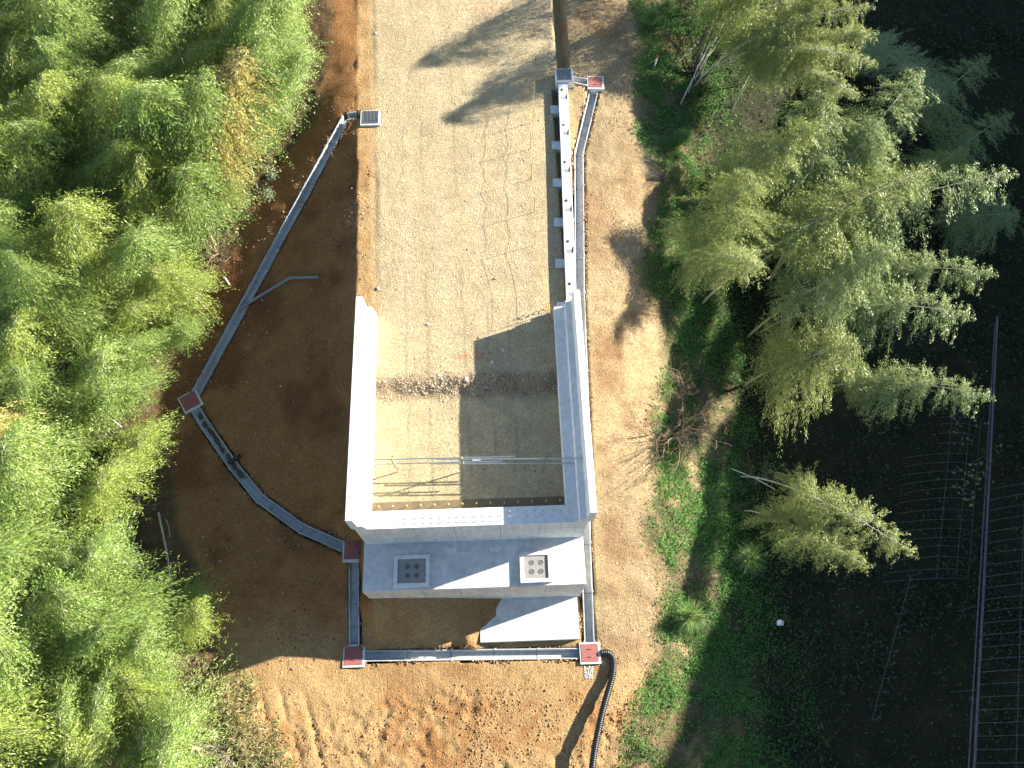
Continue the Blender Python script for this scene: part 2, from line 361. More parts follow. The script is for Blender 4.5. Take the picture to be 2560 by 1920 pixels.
for p, h in PITS: Z = np.where((np.abs(X-p.x) < h-.1) & (np.abs(Y-p.y) < h-.1), Z-1.0, Z)
# structure footprints: keep soil under concrete
Z = np.where((X > -5.8) & (X < 3.1) & (Y > 5.5) & (Y < 8.45), -.5, Z)
Z = np.where(((X > -5.8) & (X < -5.45) | (X > 2.5) & (X < 3.1)) & (Y > 8.3) & (Y < 16.7), np.minimum(Z, 4.5), Z)
Z = np.where((X > 3.1) & (X < 3.55) & (Y > 17.2) & (Y < 29.6), Z-.5, Z)
# ground colours: soil types, plus shade painted into valley, grove and mid-bench
def c3(*a): return np.array(a)
n1 = fbm(X, Y, 1.6, 4, 41); n2 = fbm(X, Y, .5, 3, 42); n3 = fbm(X, Y, 5, 3, 43)
col = np.tile(c3(.42,.27,.125), (len(X), 1))
def lay(c, w):
    global col
    w = np.clip(w, 0, 1)[:, None]; col = col*(1-w)+np.array(c)*w
lay((.31,.165,.068), sstep(-.1, .5, n1)*.6); lay((.44,.265,.11), sstep(0,.6,n3)*.4)
red = sstep(1.7, .9, Y+n3*.7)*sstep(-14,-8,X)
lay((.32,.15,.058), red*sstep(-.05, .45, n2+n1*.6)*.7); lay((.40,.27,.125), red*sstep(.05, .5, -n2+n3*.5)*.7)
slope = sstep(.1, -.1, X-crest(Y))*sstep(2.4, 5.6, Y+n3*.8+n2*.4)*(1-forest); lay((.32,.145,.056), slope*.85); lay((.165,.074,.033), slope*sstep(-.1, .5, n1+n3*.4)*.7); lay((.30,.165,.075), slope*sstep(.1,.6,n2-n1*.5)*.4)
edge = sstep(.25, 0, np.abs(X-left_edge(Y)+.15))*(Y > 17); lay((.50,.36,.19), edge*.8)
bench = sstep(3.6, 4.0, X)*sstep(1.6, 4.2, Y+n3*1.2+n2*.6); lay((.36,.27,.15), bench*.9); lay((.27,.165,.085), bench*sstep(-.05,.5,n1+n3*.4)*.75); lay((.20,.11,.055), bench*sstep(.15,.6,n2+n1*.5)*sstep(22,17,Y)*sstep(8,12,Y)*.6)  # darkest mid-bench brown mixes soil patches with painted tree shade
lay((.30,.15,.065), bench*sstep(.8, -.2, X-polyx(VBW, Y)+1.0)*sstep(.0,.5,n1)*.0)
lay((.15,.11,.065), veg*.9*sstep(-.3,.3,n1+.3)); lay((.06,.08,.03), veg*sstep(-.2,.3,n2)*.8); lay((.022,.026,.014), veg*sstep(9, 12.5, X+n3)*.9)  # last layer paints the valley floor dark to stand in for shade
deep = sstep(-1.2, -2.6, X-polyx(FBW, Y)); lay((.10,.065,.04), forest*.9); lay((.20,.15,.095), forest*sstep(.1,.6,n2)*.5); lay((.045,.045,.022), deep*.9)  # deep layer darkens the grove floor, painting shade under the crowns
lay((.455,.36,.215), road); lay((.38,.295,.18), road*sstep(.0,.6,n1)*.45)
for xr in (-4.0, -2.3, -.6, 1.1): lay((.49,.405,.262), road*np.exp(-((X-xr+.034*(Y-18)+.12*fbm(X*0+xr, Y, 5, 2, 55))/.28)**2)*sstep(-.4,.2,fbm(X, Y, 3, 3, 56))*.6); lay((.46,.37,.215), inner*sstep(.4,-.2,np.abs(Y-10.5)-2.3)*.7)
rg = inner*np.exp(-((Y-13.5)/.5)**4); lay((.30,.215,.13), rg*.85); lay((.22,.15,.085), rg*sstep(-.1,.4,n2)*.6)
for xr, ww in ((-4.1,.05),(-3.2,.03),(-1.6,.04),(-.55,.03),(.35,.05)):       # fine dark seams left by the roller
    ln = np.exp(-((X-xr+.034*(Y-18)+.03*fbm(X*0, Y, 1.5, 2, 51))/.05)**2)*road*sstep(.1,.4,fbm(X*0+xr, Y, 2.2, 3, 52)+.25); lay((.24,.19,.13), ln*.55)
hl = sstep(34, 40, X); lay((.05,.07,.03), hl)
nx, ny = len(gx), len(gy)
i = np.arange(nx-1)[None, :]+nx*np.arange(ny-1)[:, None]; F4 = np.stack([i, i+1, i+1+nx, i+nx], -1).reshape(-1, 4)
def fast_mesh(name, V, F, colv=None, smooth=True):
    me = bpy.data.meshes.new(name); k = F.shape[1]
    me.vertices.add(len(V)); me.vertices.foreach_set('co', np.ascontiguousarray(V, dtype=np.float32).ravel())
    me.loops.add(F.size); me.loops.foreach_set('vertex_index', np.ascontiguousarray(F, dtype=np.int32).ravel())
    me.polygons.add(len(F)); me.polygons.foreach_set('loop_start', np.arange(0, F.size, k, dtype=np.int32))
    me.update(calc_edges=True)
    if smooth: me.polygons.foreach_set('use_smooth', np.ones(len(F), bool))
    if colv is not None:
        at_ = me.color_attributes.new('col', 'FLOAT_COLOR', 'POINT'); c4 = np.ones((len(V), 4), np.float32); c4[:, :3] = colv
        at_.data.foreach_set('color', c4.ravel())
    return me
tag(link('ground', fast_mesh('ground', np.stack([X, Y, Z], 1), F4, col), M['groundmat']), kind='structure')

# ------------------------------------------------------------------ abutment
AB = thing('bridge_abutment', 'new white concrete bridge abutment with two wing walls and bearing seat', 'abutment', (-1.3, 6.4, .4))
f = MB().box(-1.25, 3.06, 3.6, 5.6, -.7, .4); part(AB, 'footing', f, M['seat'], bevel=.015)
YF, YB, YN = 7.35, 8.05, 16.85
SZ = 3.45
b = MB().extrude([(-5.9,-.6),(3.22,-.6),(3.22,SZ-.03),(3.19,SZ),(-5.87,SZ),(-5.9,SZ-.03)], 'y', 5.42, 8.5); part(AB, 'bearing_seat', b, M['seat'], bevel=.02)
# back wall and wings share the front plane; butt joints between them
b = MB().box(-5.299, 2.399, YF, YB, SZ+.002, 6.1); bw = part(AB, 'back_wall', b, M['concrete'], bevel=.012)
b = MB().box(-5.299, 2.399, YB+.001, YB+.56, 4.2, 5.36); part(AB, 'approach_slab_corbel', b, M['concrete'])
b = MB().box(-5.30, 2.395, YB+.02, YB+.55, 5.362, 5.385); part(AB, 'joint_board', b, M['sheath'])
def wing(prof, name, lab):
    b = MB().extrude(prof, 'y', YF, YN); o = part(AB, name, b, M['concrete'], bevel=.012); o['label'] = lab; return o
wing([(-5.80,1.0),(-5.30,1.0),(-5.30,5.9),(-5.30,6.1),(-5.42,6.6),(-5.62,6.6),(-5.64,7.5),(-5.92,7.5),(-5.92,6.25),(-5.80,6.1)], 'wing_wall', 'wing wall on the embankment side, fully sunlit')
wing([(2.40,1.0),(3.20,1.0),(3.20,6.1),(3.42,6.25),(3.42,7.5),(3.15,7.5),(3.12,6.6),(2.86,6.6),(2.845,6.1),(2.40,6.1)], 'wing_wall', 'wing wall on the valley side with a shaded inner ledge')
# form panel joints and tie holes on the shaded front faces
for x in (-3.55, -2.0, -.2, 1.35): 
    part(AB, 'panel_joint', MB().box(x-.010, x+.010, YF-.003, YF+.02, SZ+.02, 6.05), M['formline'])
for x in (-3.5, -1.95, -.15, 1.6):
    part(AB, 'panel_joint', MB().box(x-.010, x+.010, 5.417, 5.44, .5, SZ-.05), M['formline'])
for z in (4.35, 5.25): part(AB, 'panel_joint', MB().box(-5.76, 3.16, YF-.0025, YF+.02, z-.008, z+.008), M['formline'])
for z in (1.4, 2.4): part(AB, 'panel_joint', MB().box(-5.88, 3.2, 5.4175, 5.44, z-.005, z+.005), M['formline'])
hm = MB().tube([(0,-.012,0),(0,.0,0)], .028, 8).mesh('tie_hole'); hm.materials.append(M['hole'])
def inst(name, mesh, loc, parent, rz=0):
    o = bpy.data.objects.new(name, mesh); COL.objects.link(o); o.parent = parent; o.location = Vector(loc)-wloc(parent); o.rotation_euler.z = rz; return o
for k in range(15):
    for z in (3.95, 4.8, 5.7): inst('tie_hole', hm, (-5.1+k*.56, YF+.006, z), AB)
    for z in (.95, 1.9, 2.9): inst('tie_hole', hm, (-5.3+k*.59, 5.426, z), AB)
# bearing plinths with grouted pockets
def plinth(x0, x1, y0, y1, lab):
    z1 = SZ+.2; b = MB(); t = .15
    b.box(x0, x1, y0, y0+t, SZ+.003, z1).box(x0, x1, y1-t, y1, SZ+.003, z1).box(x0, x0+t, y0+t+.001, y1-t-.001, SZ+.003, z1).box(x1-t, x1, y0+t+.001, y1-t-.001, SZ+.003, z1)
    p = part(AB, 'bearing_plinth', b, M['concrete'], bevel=.008); p['label'] = lab
    g = part(p, 'grout_pad', MB().box(x0+t-.002, x1-t+.002, y0+t-.002, y1-t+.002, SZ+.003, SZ+.14), M['mortar'])
    cx, cy = (x0+x1)/2+.02, (y0+y1)/2
    for i in (-1, 1):
        for j in (-1, 1):
            b = MB(); seg = 20; cxx, cyy = cx+i*.19, cy+j*.18; vv = []
            for r, z in ((.105, SZ+.139), (.105, SZ+.150), (.085, SZ+.150), (.082, SZ+.142)):
                vv += [(cxx+r*math.cos(2*math.pi*k/seg), cyy+r*math.sin(2*math.pi*k/seg), z) for k in range(seg)]
            fs = [(a*seg+k, a*seg+(k+1) % seg, (a+1)*seg+(k+1) % seg, (a+1)*seg+k) for a in range(3) for k in range(seg)]+[tuple(3*seg+k for k in range(seg))]
            b.add(vv, fs); part(p, 'anchor_socket', b, M['hole'])
plinth(-4.61, -3.16, 5.53, 6.81, 'bearing plinth lying wholly in the shade'); plinth(.54, 1.84, 5.53, 6.78, 'bearing plinth lying mostly in the sun')
for x, y, a in ((-2.3, 6.98, .02), (-.42, 6.98, .12), (-4.3, 6.98, 0)):
    part(AB, 'grout_patch', MB().obox((x, y), .25, .10, SZ+.002, SZ+.008, a), M['concrete'])
# dowel bars
dm = MB().tube([(0,0,-.05),(0,0,.24)], .014, 8).tube([(0,0,.21),(0,0,.27)], .030, 10).mesh('dowel_bar'); dm.materials.append(M['capyellow'])
for k in range(14): inst('dowel_bar', dm, (-4.98+k*.552, 8.37, 5.385), AB)
dm2 = MB().tube([(0,0,-.05),(0,0,.20)], .013, 8).tube([(0,0,.17),(0,0,.215)], .024, 10).mesh('dowel_bar'); dm2.materials.append(M['capyellow'])
for k in range(24):
    for y in (7.83, 7.63): inst('dowel_bar', dm2, (-5.06+k*.328+random.uniform(-.02,.02), y, 6.1), AB)

# ------------------------------------------------------------------ drains
def offset_path(pts):
    out = []
    for i, p in enumerate(pts):
        d0 = (pts[i]-pts[i-1]) if i else (pts[1]-pts[0]); d1 = (pts[i+1]-pts[i]) if i < len(pts)-1 else d0
        d0 = Vector((d0.x, d0.y)).normalized(); d1 = Vector((d1.x, d1.y)).normalized(); t = (d0+d1).normalized()
        nrm = Vector((-t.y, t.x)); k = 1/max(.5, nrm.dot(Vector((-d0.y, d0.x)))); out.append((p, nrm*k))
    return out
PROF = [(-.225,-.36),(-.225,0),(-.185,0),(-.145,-.29),(.145,-.29),(.185,0),(.225,0),(.225,-.36)]
def drain(label, pts, name='drain_channel', seglen=2.0, mats=None, trim=(.36,.36)):
    pts = [Vector(p) for p in pts]
    pts[0] = pts[0].lerp(pts[1], min(.9, trim[0]/(pts[1]-pts[0]).length)); pts[-1] = pts[-1].lerp(pts[-2], min(.9, trim[1]/(pts[-2]-pts[-1]).length))
    T = thing(name, label, 'drain', pts[0], 'concrete drain channels round the abutment'); fr = offset_path(pts)
    st = []
    for (a, na), (b, nb) in zip(fr[:-1], fr[1:]):
        n = max(1, round((b-a).length/seglen))
        d = Vector(((b-a).x, (b-a).y)).normalized(); nn = Vector((-d.y, d.x))
        for i in range(n):
            st.append((a.lerp(b, i/n), na if i == 0 else nn, a.lerp(b, (i+1)/n), nb if i == n-1 else nn))
    for a, na, b, nb in st:
        g = (b-a).normalized()*.013; mb = MB(); P = len(PROF); vv = []
        L = (b-a).length
        rings = [(a+g, na, 0), (a+g+(b-a)*(.10/L), nn_mix(na, nb, .1/L), 0), (a+g+(b-a)*(.101/L), nn_mix(na, nb, .1/L), 1), (b-g, nb, 1)]
        for p, n_, k in rings:
            for x, z in PROF:
                xx = x*(1.12 if k == 0 and abs(x) > .2 else 1)
                vv.append((p.x+n_.x*xx, p.y+n_.y*xx, p.z+z+(.004 if k == 0 and z == 0 else 0)))
        fs = [(r*P+(i+1) % P, r*P+i, (r+1)*P+i, (r+1)*P+(i+1) % P) for r in range(len(rings)-1) for i in range(P)]
        fs += [tuple(range(P)), tuple(range(len(rings)*P-1, (len(rings)-1)*P-1, -1))]
        mb.add(vv, fs); part(T, 'channel_segment', mb, M['flume'])
    return T
def nn_mix(a, b, t): return a*(1-t)+b*t
drain('short drain channel leaving the sunlit grated pit beside the road', CH['left_top'], trim=(.05, 0))
drain('straight drain channel running down the embankment foot from the grated pit', CH['left_slope'], trim=(0, .42))
drain('bent drain channel curving through the shade to the abutment', CH['left_curve'], trim=(.42,.5))
def silt(T, pts, t0, t1, n, seed):
    pts = [Vector(p) for p in pts]; L = [0]
    for a, b in zip(pts[:-1], pts[1:]): L.append(L[-1]+(b-a).length)
    for k in range(n):
        u = L[-1]*(t0+(t1-t0)*(k+.5)/n); i_ = max(q for q in range(len(L)-1) if L[q] <= u); a, b = pts[i_], pts[i_+1]; d = (b-a).normalized(); c_ = a+d*(u-L[i_]); nn = Vector((-d.y, d.x, 0))
        rr = random.Random(seed+k); ln = rr.uniform(.15, .5); m_ = 12; off = rr.uniform(-.03,.03); vv = []
        for q in range(m_):
            t = 2*math.pi*q/m_; r_ = rr.uniform(.75, 1.1); v = c_+d*(math.cos(t)*ln*r_)+nn*(off+max(-.13, min(.13, math.sin(t)*.12*r_))); vv.append((v.x, v.y, v.z-.284))
        v = c_+nn*off; vv.append((v.x, v.y, v.z-.265))
        part(T, 'silt_patch', MB().add(vv, [(q, (q+1) % m_, m_) for q in range(m_)]), M['silt'])
silt([o for o in COL.objects if o.get('label', '').startswith('bent drain')][0], CH['left_curve'], .05, .42, 8, 3)
drain('short shaded drain channel beside the bearing seat end', CH['left_front'], trim=(.42,.42))
drain('sunlit drain channel along the front of the abutment footing', CH['front'], trim=(.42,.42))
drain('long drain channel down the valley side of the wing wall', CH['right_side'], trim=(.42,.4))
drain('short drain channel joining the roadside grating to a red lid', CH['right_top'], trim=(.4,.2))

def red_pit(p, ang, label, h=.47, top=.06):
    T = thing('drain_pit', label, 'drain pit', (p.x, p.y, p.z), 'drain pits with red steel lids')
    z1 = p.z+top; ca, sa = math.cos(ang), math.sin(ang); b = MB()
    def ob(x0, x1, y0, y1, z0, z1, mb):
        cx, cy = (x0+x1)/2, (y0+y1)/2; return mb.obox((p.x+cx*ca-cy*sa, p.y+cx*sa+cy*ca), (x1-x0)/2, (y1-y0)/2, z0, z1, ang)
    t = .1; lo = p.z-.55
    for s_ in (-1, 1):
        # walls notched low on the channel sides so the drains run in
        ob(-h, h, s_*h if s_ < 0 else h-t, -h+t if s_ < 0 else h, lo, z1, b)
        ob(s_*h if s_ < 0 else h-t, -h+t if s_ < 0 else h, -h+t+.001, h-t-.001, lo, z1, b)
    part(T, 'pit_wall', b, M['precast'], bevel=.008)
    o = .07; b = MB(); ob(-h+o, h-o-.03, -h+o+.02, h-o, z1+.003, z1+.016, b); lid = part(T, 'lid', b, M['redlid'])
    for yy in (-.16, .16):
        pts = []
        for xx, zz in ((-.1, .012), (-.085, .045), (.085, .045), (.1, .012)): pts.append((p.x+xx*ca-yy*sa, p.y+xx*sa+yy*ca, z1+zz))
        part(lid, 'handle', MB().tube(pts, .011, 6), M['redlid'])
    b = MB(); ob(-h+t, h-t, -h+t, h-t, lo, lo+.03, b); part(T, 'pit_floor', b, M['dark'])
red_pit(p_redL, R(30), 'red lidded drain pit at the sharp bend below the embankment, in shade')
red_pit(p_redM, 0, 'red lidded drain pit in shade against the bearing seat end')
red_pit(p_redBL, 0, 'sunlit red lidded drain pit where front channel meets the shaded side channel')
red_pit(p_redBR, 0, 'red lidded drain pit the black corrugated pipe leaves from', .45)
red_pit(p_redTR, R(-3), 'red lidded drain pit beside the roadside grating and barrier blocks', .42)

def grate_pit(cx, cy, z1, hx, hy, label, depth, along='y'):
    T = thing('grated_pit', label, 'drain pit', (cx, cy, z1-depth)); t = .11; b = MB()
    b.box(cx-hx, cx+hx, cy-hy, cy-hy+t, z1-depth, z1).box(cx-hx, cx+hx, cy+hy-t*.6, cy+hy, z1-depth, z1-.002)
    b.box(cx-hx, cx-hx+t, cy-hy+t+.001, cy+hy-t*.6-.001, z1-depth, z1+.002).box(cx+hx-t, cx+hx, cy-hy+t+.001, cy+hy-t*.6-.001, z1-depth, z1+.002)
    part(T, 'pit_wall', b, M['precast'], bevel=.01)
    part(T, 'pit_floor', MB().box(cx-hx+t, cx+hx-t, cy-hy+t, cy+hy-t, z1-depth, z1-depth+.05), M['dark'])
    x0, x1, y0, y1 = cx-hx+t-.02, cx+hx-t+.02, cy-hy+t-.02, cy+hy-t*.6+.02
    fr = MB().box(x0, x1, y0, y0+.025, z1+.003, z1+.022).box(x0, x1, y1-.025, y1, z1+.003, z1+.022).box(x0, x0+.025, y0+.026, y1-.026, z1+.003, z1+.022).box(x1-.025, x1, y0+.026, y1-.026, z1+.003, z1+.022)
    g = part(T, 'grate_frame', fr, M['grate'])
    n = 11
    for k in range(n):
        x = x0+.025+(x1-x0-.05)*(k+.5)/n; part(g, 'grate_bar', MB().box(x-.013, x+.013, y0+.026, y1-.026, z1-.02, z1+.02), M['grate'])
    return T
grate_pit(-5.99, 27.92, 5.76, .49, .46, 'white concrete pit with steel grating at the embankment top, in sun', .7)
grate_pit(3.66, 30.02, 6.08, .45, .42, 'tall concrete pit with steel grating at the end of the barrier blocks', 1.0)

# ------------------------------------------------------------------ barrier blocks along the road edge
holes = [(3.49,29.17),(3.43,26.95),(3.36,24.73),(3.29,22.50),(3.22,20.27),(3.16,18.05)]
def block_mesh(first=False):
    """origin at the post socket; block runs toward -Y"""
    w0, w1, y0, y1, zb, z1 = -.15, .31, -1.78, .43, -.7, .0
    r = .088; seg = 24
    bm = bmesh.new()
    # top face with a round socket and a curved pocket is cut with booleans later
    vs_ = [bm.verts.new(p) for p in ((w0,y0,zb),(w1+.02,y0,zb),(w1+.02,y1,zb),(w0,y1,zb),(w0,y0,z1),(w1,y0,z1),(w1,y1,z1),(w0,y1,z1))]
    for q in ((3,2,1,0),(4,5,6,7),(0,1,5,4),(1,2,6,5),(2,3,7,6),(3,0,4,7)): bm.faces.new([vs_[i] for i in q])
    me = bpy.data.meshes.new('block_body'); bm.to_mesh(me); bm.free(); return me
def cutter(kind):
    bm = bmesh.new()
    if kind == 'round': bmesh.ops.create_cone(bm, cap_ends=True, segments=24, radius1=.088, radius2=.088, depth=.8)
    else:
        pr = [(.25,-.62),(-.06,-.64),(-.075,-.45)]+[(-.075+.30*math.sin(t), -.45+.20*(1-math.cos(t))) for t in (.3,.6,.9,1.2,1.5)]+[(.27,-.23)]
        lo = [bm.verts.new((x, y, -.09)) for x, y in pr]; hi = [bm.verts.new((x, y, .1)) for x, y in pr]; n = len(pr)
        bm.faces.new(lo); bm.faces.new(hi[::-1])
        for i_ in range(n): j = (i_+1) % n; bm.faces.new((lo[j], lo[i_], hi[i_], hi[j]))
        bmesh.ops.recalc_face_normals(bm, faces=bm.faces)
    me = bpy.data.meshes.new('cut'); bm.to_mesh(me); bm.free(); return me
def boolean_mesh(me, cuts):
    o = bpy.data.objects.new('tmp', me); COL.objects.link(o); cs = []
    for c_ in cuts:
        q = bpy.data.objects.new('tmpc', c_); COL.objects.link(q); cs.append(q); m_ = o.modifiers.new('b', 'BOOLEAN'); m_.object = q; m_.operation = 'DIFFERENCE'; m_.solver = 'EXACT'
    dg = bpy.context.evaluated_depsgraph_get(); out = bpy.data.meshes.new_from_object(o.evaluated_get(dg))
    for q in cs+[o]: bpy.data.objects.remove(q)
    return out
bmesh_block = boolean_mesh(block_mesh(), [cutter('round'), cutter('pocket')]); bmesh_block.name = 'block_body'; bmesh_block.materials.clear(); bmesh_block.materials.append(M['precast'])
tabm = MB().box(-.57, -.152, -.22, .22, -.62, -.24).mesh('anchor_tab'); fix_normals(tabm); tabm.materials.append(M['precast'])
pockm = MB().add([(.24,-.61,-.035),(-.055,-.63,-.035),(-.07,-.45,-.035),(.0,-.33,-.035),(.12,-.27,-.035),(.26,-.24,-.035)], [(0,5,4,3,2,1)]).mesh('pocket_mortar'); fix_normals(pockm); pockm.materials.append(M['mortar'])
sockm = MB().cyl(0, 0, -.40, -.30, .086, 20).mesh('socket_bottom'); sockm.materials.append(M['hole'])
ordn = ['nearest the roadside grating', 'second from the roadside grating', 'third from the roadside grating', 'third from the wing wall', 'second from the wing wall', 'touching the wing wall']
for k, (x, y) in enumerate(holes):
    T = thing('barrier_block', 'white precast barrier block with a round post socket, '+ordn[k], 'concrete block', (x, y, 5.97), 'barrier blocks along the road edge')
    T.rotation_euler.z = R(-1.7)
    for nm, me_ in (('block_body', bmesh_block), ('lifting_pocket', pockm), ('post_socket', sockm)):
        o = bpy.data.objects.new(nm, me_); COL.objects.link(o); o.parent = T
    o = bpy.data.objects.new('anchor_tab', tabm); COL.objects.link(o); o.parent = T; o.location = (0, -1.0, 0)

# ------------------------------------------------------------------ temporary handrail on the back fill
T = thing('handrail', 'temporary handrail of scaffold pipes across the fill behind the abutment', 'handrail', (-1.5, 9.8, 5.35))
def pole(name, a, b, r, m, parent=T): return part(parent, name, MB().tube([a, b], r, 10), m)
posts = [((-4.26, 9.84, 5.1), (-4.36, 9.90, 6.80)), ((-1.57, 9.79, 5.1), (-1.63, 9.86, 6.82)), ((1.59, 9.71, 5.1), (1.62, 9.78, 6.80))]
for a, b in posts: pole('post', a, b, .028, M['galv'])
pole('rail', (-5.60, 9.965, 6.69), (.45, 9.90, 6.69), .028, M['galv']); pole('rail', (-2.6, 9.875, 6.74), (3.13, 9.72, 6.70), .028, M['galv'])
pole('rail', (-5.28, 9.955, 6.14), (-.05, 9.90, 6.14), .028, M['galv']); pole('rail', (-2.9, 9.88, 6.19), (2.82, 9.72, 6.12), .028, M['galv'])
for (a, b) in posts:
    a, b = Vector(a), Vector(b)
    for z in (6.70, 6.15):
        p = a.lerp(b, (z-a.z)/(b.z-a.z)); part(T, 'clamp', MB().obox((p.x, p.y+.03), .045, .06, z-.045, z+.05, .2, .012), M['clamp'])
part(T, 'notice_tag', MB().obox((-1.05, 9.86), .17, .05, 6.64, 6.65, 0), M['white'])

# ------------------------------------------------------------------ stake and rope fence on the road
T = thing('rope_fence', 'low fence of iron stakes with yellow ropes along the roadside', 'fence', (1.9, 24, 5.65))
stk = []
for px, py in ((1337,183),(1331,306),(1326,372),(1329,448),(1337,530),(1336,612),(1368,785)):
    p = at(px, py, 5.66); stk.append(p); ln = Vector((random.uniform(-.04,.04), random.uniform(-.04,.04), 0))
    part(T, 'stake', MB().tube([p-Vector((0,0,.1)), p+ln+Vector((0,0,1.12))], .013, 6), M['stake'])
for zz, sag in ((1.05, .07), (.58, .06)):
    pts = []
    for a, b in zip(stk[:-1], stk[1:]):
        for i_ in range(8):
            t = i_/8; q = a.lerp(b, t); q.z = 5.66+zz-4*sag*t*(1-t)*(1+.5*random.random()); q.x += .012*math.sin(t*math.pi)*random.uniform(-1, 1); pts.append(q)
    q = stk[-1].copy(); q.z = 5.66+zz; pts.append(q)
    part(T, 'rope', MB().tube(pts, .005, 6), M['rope'])
pts = []
c_ = stk[-1]+Vector((0, .15, 0))
for i_ in range(60):
    t = i_/59; a = t*30; r_ = .05+.03*math.sin(a*.37); pts.append((c_.x+r_*math.cos(a), c_.y+r_*1.4*math.sin(a)+.05, 5.70+.6*t+.03*math.sin(a*2.3)))
part(T, 'rope_coil', MB().tube(pts, .012, 5), M['rope'])
pts = [(c_.x-.02, c_.y-.2, 6.2), (c_.x+.05, c_.y-.35, 5.9), (c_.x, c_.y-.55, 5.69), (c_.x+.04, c_.y-.8, 5.68)]
part(T, 'rope', MB().tube(pts, .010, 5), M['rope'])

# ------------------------------------------------------------------ pipes
def corrug(name, label, pts, r, pitch=.085):
    P = [Vector(p) for p in pts]; sm = []                              # Catmull-Rom
    Q = [P[0]*2-P[1]]+P+[P[-1]*2-P[-2]]
    for i_ in range(1, len(Q)-2):
        for k in range(40):
            t = k/40; a, b, c2, d = Q[i_-1], Q[i_], Q[i_+1], Q[i_+2]
            sm.append(.5*((2*b)+(c2-a)*t+(2*a-5*b+4*c2-d)*t*t+(3*b-a-3*c2+d)*t**3))
    sm.append(P[-1]); L = [0]
    for a, b in zip(sm[:-1], sm[1:]): L.append(L[-1]+(b-a).length)
    n = int(L[-1]/pitch*4); pp = []; rr = []
    xs = np.interp(np.linspace(0, L[-1], n), L, [p.x for p in sm]); ys = np.interp(np.linspace(0, L[-1], n), L, [p.y for p in sm]); zs = np.interp(np.linspace(0, L[-1], n), L, [p.z for p in sm])
    for k in range(n): pp.append((xs[k], ys[k], zs[k])); rr.append(r*(1, 1, .86, .86)[k % 4])
    return solo(name, MB().tube(pp, rr, 18, True, True), M['blackpipe'], label, 'pipe', pts[0])
bp = [(1504,1632,.10),(1522,1634,.10),(1533,1652,.10),(1531,1690,.12),(1520,1730,.16),(1506,1780,.22),(1495,1830,.28),(1484,1890,.34),(1476,1960,.38),(1472,2020,.42)]
corrug('corrugated_pipe', 'black corrugated drain pipe curving from red lidded pit across bare soil', [at(x, y, z) for x, y, z in bp], .15)
a = at(573, 1157, 1.54); b = at(600, 1140, 1.76)
corrug('pipe_stub', 'short black corrugated pipe end poking over the bent drain channel', [a, a.lerp(b, .5), b], .10)
pv = [at(606, 776, 2.5), at(630, 755, 2.9), at(722, 691, 3.95), at(796, 692, 4.42)]
pv[1].z = zp(pv[1].x, pv[1].y)+.12; pv[2].z = zp(pv[2].x, pv[2].y)+.16; pv[3].z = zp(pv[3].x, pv[3].y)-.02; pv[0].z = pv[1].z-.22
T = thing('drain_pipe', 'grey plastic pipe bent across the shaded embankment slope', 'pipe', pv[0])
for i_ in range(3): part(T, 'pipe_length', MB().tube([pv[i_], pv[i_+1]], .068, 12), M['pvc'])
part(T, 'elbow', MB().tube([pv[2].lerp(pv[1], .06), pv[2]+Vector((0,0,.01)), pv[2].lerp(pv[3], .08)], .08, 12), M['pvc'])
# ------------------------------------------------------------------ red survey writing on the road, pins
def ribbon(chars, name, w, label):
    b0 = Vector(chars[0][0][0]); b0.z = zp(b0.x, b0.y); T = thing(name, label, 'writing', b0)
    for strokes in chars:
        mb = MB(); poly = []
        for st in strokes: poly += [Vector(q) for q in st]
        L_, R_ = [], []                                   # one continuous ribbon for each painted character
        for i_, p_ in enumerate(poly):
            d = poly[min(i_+1, len(poly)-1)]-poly[max(i_-1, 0)]; n_ = Vector((-d.y, d.x, 0)); n_ = n_.normalized()*w/2 if n_.length > 1e-6 else Vector((w/2, 0, 0))
            L_.append(p_-n_); R_.append(p_+n_)
        n = len(poly); vv = [(v.x, v.y, zp(v.x, v.y)+.009) for v in L_+R_]
        mb.add(vv, [(i_, i_+1, n+i_+1, n+i_) for i_ in range(n-1)]); part(T, 'painted_character', mb, M['redpaint'])
    return T
def pxs(pts, ox, oy, sc): return [at(ox+x*sc, oy+y*sc, 5.66) for x, y in pts]
def arc(cx, cy, rx, ry, a0, a1, n=14): return [(cx+rx*math.cos(R(a0+(a1-a0)*k/n)), cy+ry*math.sin(R(a0+(a1-a0)*k/n))) for k in range(n+1)]
sc = 160/2212
def dens(q, k=4): return [(a_[0]+(b_[0]-a_[0])*i_/k, a_[1]+(b_[1]-a_[1])*i_/k) for a_, b_ in zip(q[:-1], q[1:]) for i_ in range(k)]+[q[-1]]
S = [[dens([(520,820),(690,660),(715,810),(830,640),(870,590)])], [arc(900,670,50,55,0,360), dens([(945,755),(845,790)])], [dens([(1000,800),(1030,800)], 2)],
     [arc(1195,640,70,50,200,400)+arc(1190,740,80,80,-60,150)], [arc(1395,700,75,110,0,360)]]
ribbon([[pxs(q, 1100, 840, sc) for q in ch] for ch in S], 'spray_writing', .032, 'red sprayed station number No.30 beside the gravel ridge')
S2 = [[dens([(60,90),(160,40),(170,100),(200,40)])], [arc(240,80,25,22,0,360)], [arc(330,62,34,22,200,400)+arc(330,92,34,22,-60,150)], [dens([(430,110),(470,40)])]]
ribbon([[pxs(q, 1152, 8, .22) for q in ch] for ch in S2], 'spray_writing', .03, 'faint red sprayed station number at the far end of the road')
p = at(1207, 887, 5.66); mb = MB()
